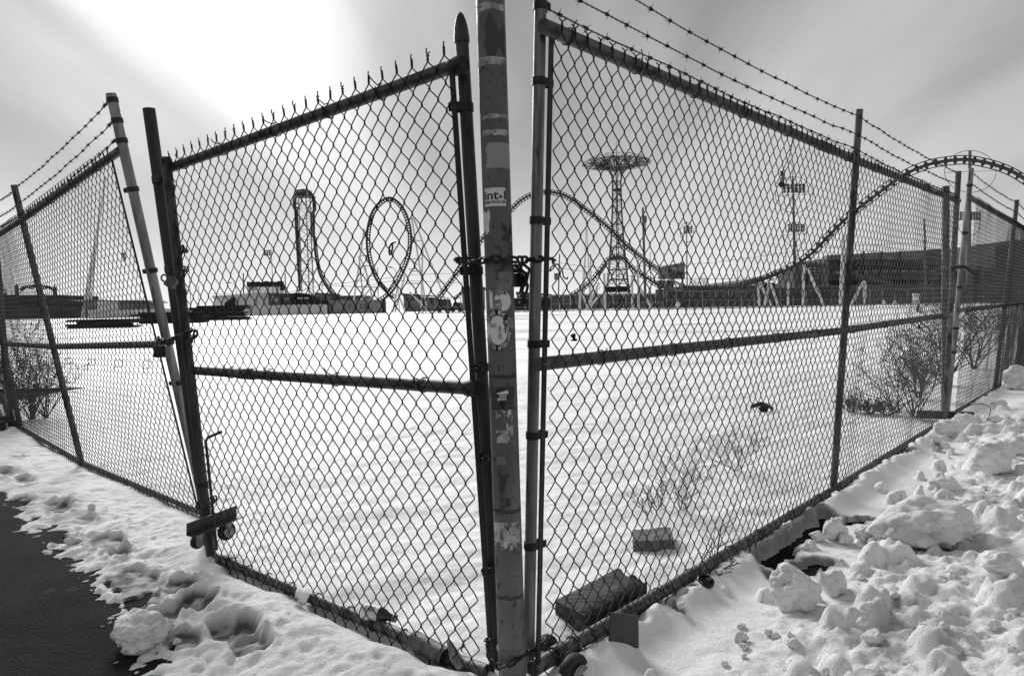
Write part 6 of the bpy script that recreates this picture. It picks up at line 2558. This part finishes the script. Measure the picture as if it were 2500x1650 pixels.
# light haze of cars / machines behind far fence
for i, (x0, x1, lab) in enumerate(((1065, 1100, 'dark parked van behind the far fence left of the pole'), (1100, 1128, 'dark parked car right of the parked van'))):
    t = far_thing('parked_van' if i == 0 else 'parked_car', lab, 'van' if i == 0 else 'car', (x0 + x1) / 2, 95)
    xa, xb = D(x0, 740, 95)[0], D(x1, 740, 95)[0]
    L_ = xb - xa
    hv = 1.9 if i == 0 else 1.4
    pr = [(0, .3), (0, hv * .5), (.12, hv * .55), (.28, hv), (.9, hv), (1, hv * .6), (1, .3)]
    vv = [A(xa + L_ * u, 95, BZ + z) for u, z in pr]
    mb = MB()
    k = len(vv)
    mb.add(vv + [v + A(0, 1.8, 0) for v in vv], [tuple(range(k - 1, -1, -1)), tuple(range(k, 2 * k))] + [(q, (q + 1) % k, (q + 1) % k + k, q + k) for q in range(k)])
    mb.build('body', BLDG_D, t, smooth=False)
    for u in (.2, .8):
        mb = MB()
        mb.lathe(A(xa + L_ * u, 94.95, BZ + .32), A(0, 1, 0), [(.3, 0), (.32, .02), (.32, .2), (.3, .22)], 14)
        mb.build('wheel', RUBBER, t)
    mb = MB()
    mb.box(A(xa + L_ * .55, 94.97, BZ + hv * .75), (L_ * .5, .04, hv * .3))
    mb.build('window', WINM, t, smooth=False)

# ------------------------------------------------------------------ light poles, utility poles and wires
def flood(label, foot, top, Y, r_px, rows, cols, cell, cy0, rings=(), dx=0, m_=GALV_D, seed=0, taper=.7, lamp=True):
    t = far_thing('floodlight_mast', label, 'light mast', foot[0], Y)
    pole_px(t, 'mast', foot, top, Y, r_px, m_, 8, taper)
    for j in range(rows):
        yy = cy0 + j * cell * .8
        if lamp:
            mb = MB()
            a, b = D(top[0] + dx - cols * cell / 2, yy + cell * .35, Y), D(top[0] + dx + cols * cell / 2, yy + cell * .35, Y)
            mb.tube([a, b], wid(.5, Y), 4)
            mb.build('crossarm', m_, t)
        for i in range(cols):
            c = D(top[0] + dx + (i - (cols - 1) / 2) * cell, yy, Y - .3)
            mb = MB()
            d = unit(A(.2 * ((i * 3 + j) % 3 - 1), -1, -.35))
            mb.lathe(c, d, [(wid(cell * .18, Y), -wid(cell * .35, Y)), (wid(cell * .36, Y), 0), (wid(cell * .42, Y), wid(cell * .25, Y)), (wid(cell * .36, Y), wid(cell * .3, Y))], 10)
            mb.build('floodlight', LAMPM, t)
    for (cx_, cyy, rx, ry) in rings:
        mb = MB()
        mb.tube([D(cx_ + rx * math.cos(a), cyy + ry * math.sin(a), Y - .5 + .02 * math.cos(a)) for a in np.linspace(0, 2 * math.pi, 48, endpoint=False)], wid(.75, Y), 5, closed=True)
        rg_ = mb.build('hoop', m_, t)
        mb = MB()
        mb.tube([D(cx_ - rx, cyy + 3, Y - .5), D(cx_ + rx, cyy - 2, Y - .5)], wid(.5, Y), 4)
        mb.build('spreader', m_, rg_)
    return t


flood('thin light mast with a lamp cluster left of the lift tower', (667, 716), (662, 608), 118, 1.0, 3, 3, 6, 612, dx=-9)
flood('short light mast with square lamps beside the swing gate hinge', (466, 744), (461, 650), 120, .9, 3, 2, 7, 651, dx=-5)
flood('slim hooped floodlight mast right of the scoreboard', (1678, 735), (1676, 541), 140, 1.8, 4, 4, 5.5, 554, ((1677, 568, 16.5, 24),), m_=GALV_D, dx=3)
flood('tall floodlight mast with two hoops above the coaster dip', (1942, 735), (1936, 432), 126, 4.6, 3, 6, 9.5, 452, ((1939, 476, 46, 44), (1941, 572, 29, 29)), taper=.45, dx=2)
t2 = flood('grandstand floodlight rack seen on the tall double-hooped mast', (1950, 735), (1944, 560), 128, .8, 4, 7, 6, 549)
flood('thick hooped floodlight mast between the far gate posts at right', (2364, 735), (2368, 368), 115, 6.0, 4, 8, 6.6, 519, ((2369, 419, 63, 51), (2366, 548, 27, 27)), taper=.55)
ml = far_thing('utility_pole', 'thick wooden utility pole with a transformer, just right of the parachute tower', 'utility pole', 1574, 110)
pole_px(ml, 'pole', (1575, 712), (1569.5, 507), 110, 3.4, WOODP, 10, .8)
mb = MB()
mb.lathe(D(1575.5, 527, 109.5), A(0, 0, -1), [(wid(3, 110), 0), (wid(3.6, 110), .2), (wid(3.6, 110), .9), (wid(2.8, 110), 1.1)], 12)
mb.build('transformer', LAMPM, ml)
mb = MB()
mb.tube([D(1575, 540, 109.6), D(1576, 575, 109.6)], wid(1.4, 110), 6)
mb.build('cable_riser', GALV_D, ml)
ml = far_thing('utility_pole', 'wooden utility pole with a box sign, right of the latch post', 'utility pole', 1365, 112)
pole_px(ml, 'pole', (1363, 740), (1366, 620), 112, 1.8, WOODP, 8, .8)
mb = MB()
mb.box(D(1358, 675, 111.7), (wid(10, 112), .5, wid(16, 112)))
mb.build('sign_box', BLDG_M, ml, smooth=False)
for i, (px, yt, yb, r_, Y, lab) in enumerate(((1587, 617, 715, .9, 130, 'thin bare pole right of the thick utility pole'), (922, 655, 735, 1.0, 130, 'slim pole right of the coaster loop'), (786, 668, 722, .8, 160, 'slim pole beside the lift tower drop'), (485, 700, 745, .7, 110, 'short thin pole above the tallest barrier stack'), (594, 668, 718, 1.7, 140, 'dark post left of the round canopy'), (696, 669, 712, 1.5, 140, 'leaning dark post right of the round canopy'), (619, 686, 716, .6, 135, 'thin rod in front of the round canopy'), (2257, 537, 745, 2.6, 60, 'rough grey post inside the lot behind the far gate bay'), (1800, 658, 720, .7, 120, 'thin rod in front of the grandstand roof'), (1375, 705, 735, .6, 118, 'short lamp stub right of the box sign pole'), (1918, 600, 735, .8, 118, 'thin pole left of the tall double-hooped mast'))):
    t = far_thing('pole', lab, 'pole', px, Y)
    q0_, q1_ = (px + (yb - yt) * .02, yb), (px, yt)
    pole_px(t, 'shaft', q0_, q1_, Y, r_, WOODP if r_ > 1.2 else TOWERD, 7, .85)
    mb = MB()
    mb.lathe(D(px, yt, Y), A(0, 0, 1), [(wid(r_ * 1.0, Y), 0), (wid(r_ * 1.2, Y), .02), (wid(r_ * .7, Y), wid(1.2, Y)), (.01, wid(1.5, Y))], 7)
    mb.build('finial', TOWERD, t)
sl = far_thing('street_lamp', 'curved street lamp standing under the coaster loop', 'street lamp', 972, 125)
mb = MB()
P = catmull([A(D(975, 735, 125)[0], 125, BZ), D(973, 722, 125), D(971, 690, 125), D(968, 668, 125), D(961, 656, 125), D(952, 652, 125)], 6)
mb.tube(P, wid(.7, 125), 6)
mb.build('post', TOWERD, sl)
mb = MB()
mb.lathe(D(957, 653.5, 125), unit(D(949, 651.5, 125) - D(957, 653.5, 125)), [(wid(.8, 125), 0), (wid(1.7, 125), .25), (wid(1.5, 125), .6), (.02, .75)], 8)
mb.build('lamp_head', LAMPM, sl)
sl = far_thing('street_lamp', 'curved street lamp left of the round canopy', 'street lamp', 575, 128)
mb = MB()
P = catmull([A(D(577, 735, 128)[0], 128, BZ), D(577, 716, 128), D(575, 700, 128), D(570, 693, 128), D(560, 690, 128)], 6)
mb.tube(P, wid(.6, 128), 6)
mb.build('post', TOWERD, sl)
mb = MB()
mb.lathe(D(563, 690.4, 128), unit(A(-1, 0, .1)), [(wid(.7, 128), 0), (wid(1.4, 128), .25), (.02, .6)], 8)
mb.build('lamp_head', LAMPM, sl)
for i, (pts, lab) in enumerate(((((520, 718), (700, 713), (787, 697), (930, 681), (985, 672)), 'overhead cable dipping behind the coaster loop'), (((780, 695), (880, 699), (970, 686), (1130, 691)), 'second overhead cable crossing under the coaster loop'), (((1366, 642), (1450, 652), (1560, 650), (1740, 641), (2000, 607), (2257, 592)), 'long overhead cable rising towards the right'), (((1366, 655), (1480, 668), (1620, 679), (1800, 680), (2040, 664)), 'lower overhead cable sagging over the scoreboard'), (((2257, 593), (2350, 596), (2440, 597), (2520, 598)), 'overhead cable running to the right picture edge'), (((1150, 671), (1290, 672), (1366, 643)), 'overhead cable between the pole gap and the box sign pole'), (((1000, 671), (1090, 668), (1160, 668)), 'thin high cable right of the coaster loop'))):
    mb = MB()
    mb.tube(catmull([D(x, y, 112) for x, y in pts], 8), wid(.42, 112), 4)
    o = mb.build('overhead_cable', BLACKM)
    tag(o, lab, 'cable', 'overhead cables beyond the lot')
# bare trees
def far_tree(label, px, py, hpx, Y, seed):
    b = D(px, py, Y)
    b[2] = BZ
    r2 = random.Random(seed)
    t = thing('bare_tree', label, 'tree', tuple(b), 'bare trees beyond the lot')
    H_ = wid(hpx, Y)
    cr_ = MB()
    tk = MB()

    def grow(mb, p, d, L, r, lev):
        q = p
        pts = [p]
        dd = Vector(d)
        for i in range(4):
            dd = (dd + Vector((r2.gauss(0, .14), r2.gauss(0, .14), r2.gauss(.04, .08)))).normalized()
            pts.append(pts[-1] + np.array(dd) * L / 4)
        mb.tube(pts, np.linspace(r, r * .5, 5), 4)
        if lev < 4:
            for k in range(4 if lev < 3 else 3):
                i = r2.randint(2, 4)
                a = r2.uniform(0, 6.28)
                nd = (dd + Vector((math.cos(a), math.sin(a), .15)) * .65).normalized()
                grow(cr_, pts[i], nd, L * r2.uniform(.5, .7), max(r * .55, wid(.22, Y)), lev + 1)
    grow(tk, b, A(0, 0, 1), H_ * .42, wid(1.2, Y), 0)
    tk.build('trunk', TWIG, t)
    cr_.build('crown', TWIG_L, t)


far_tree('bare spindly tree right of the scoreboard', 1712, 735, 108, 150, 1)
far_tree('wide bare tree above the long ballpark building', 2210, 735, 150, 200, 2)
far_tree('bare tree left of the wide one above the ballpark building', 2150, 735, 160, 205, 3)
far_tree('small bare tree near the small coaster hump', 1450, 740, 70, 160, 4)
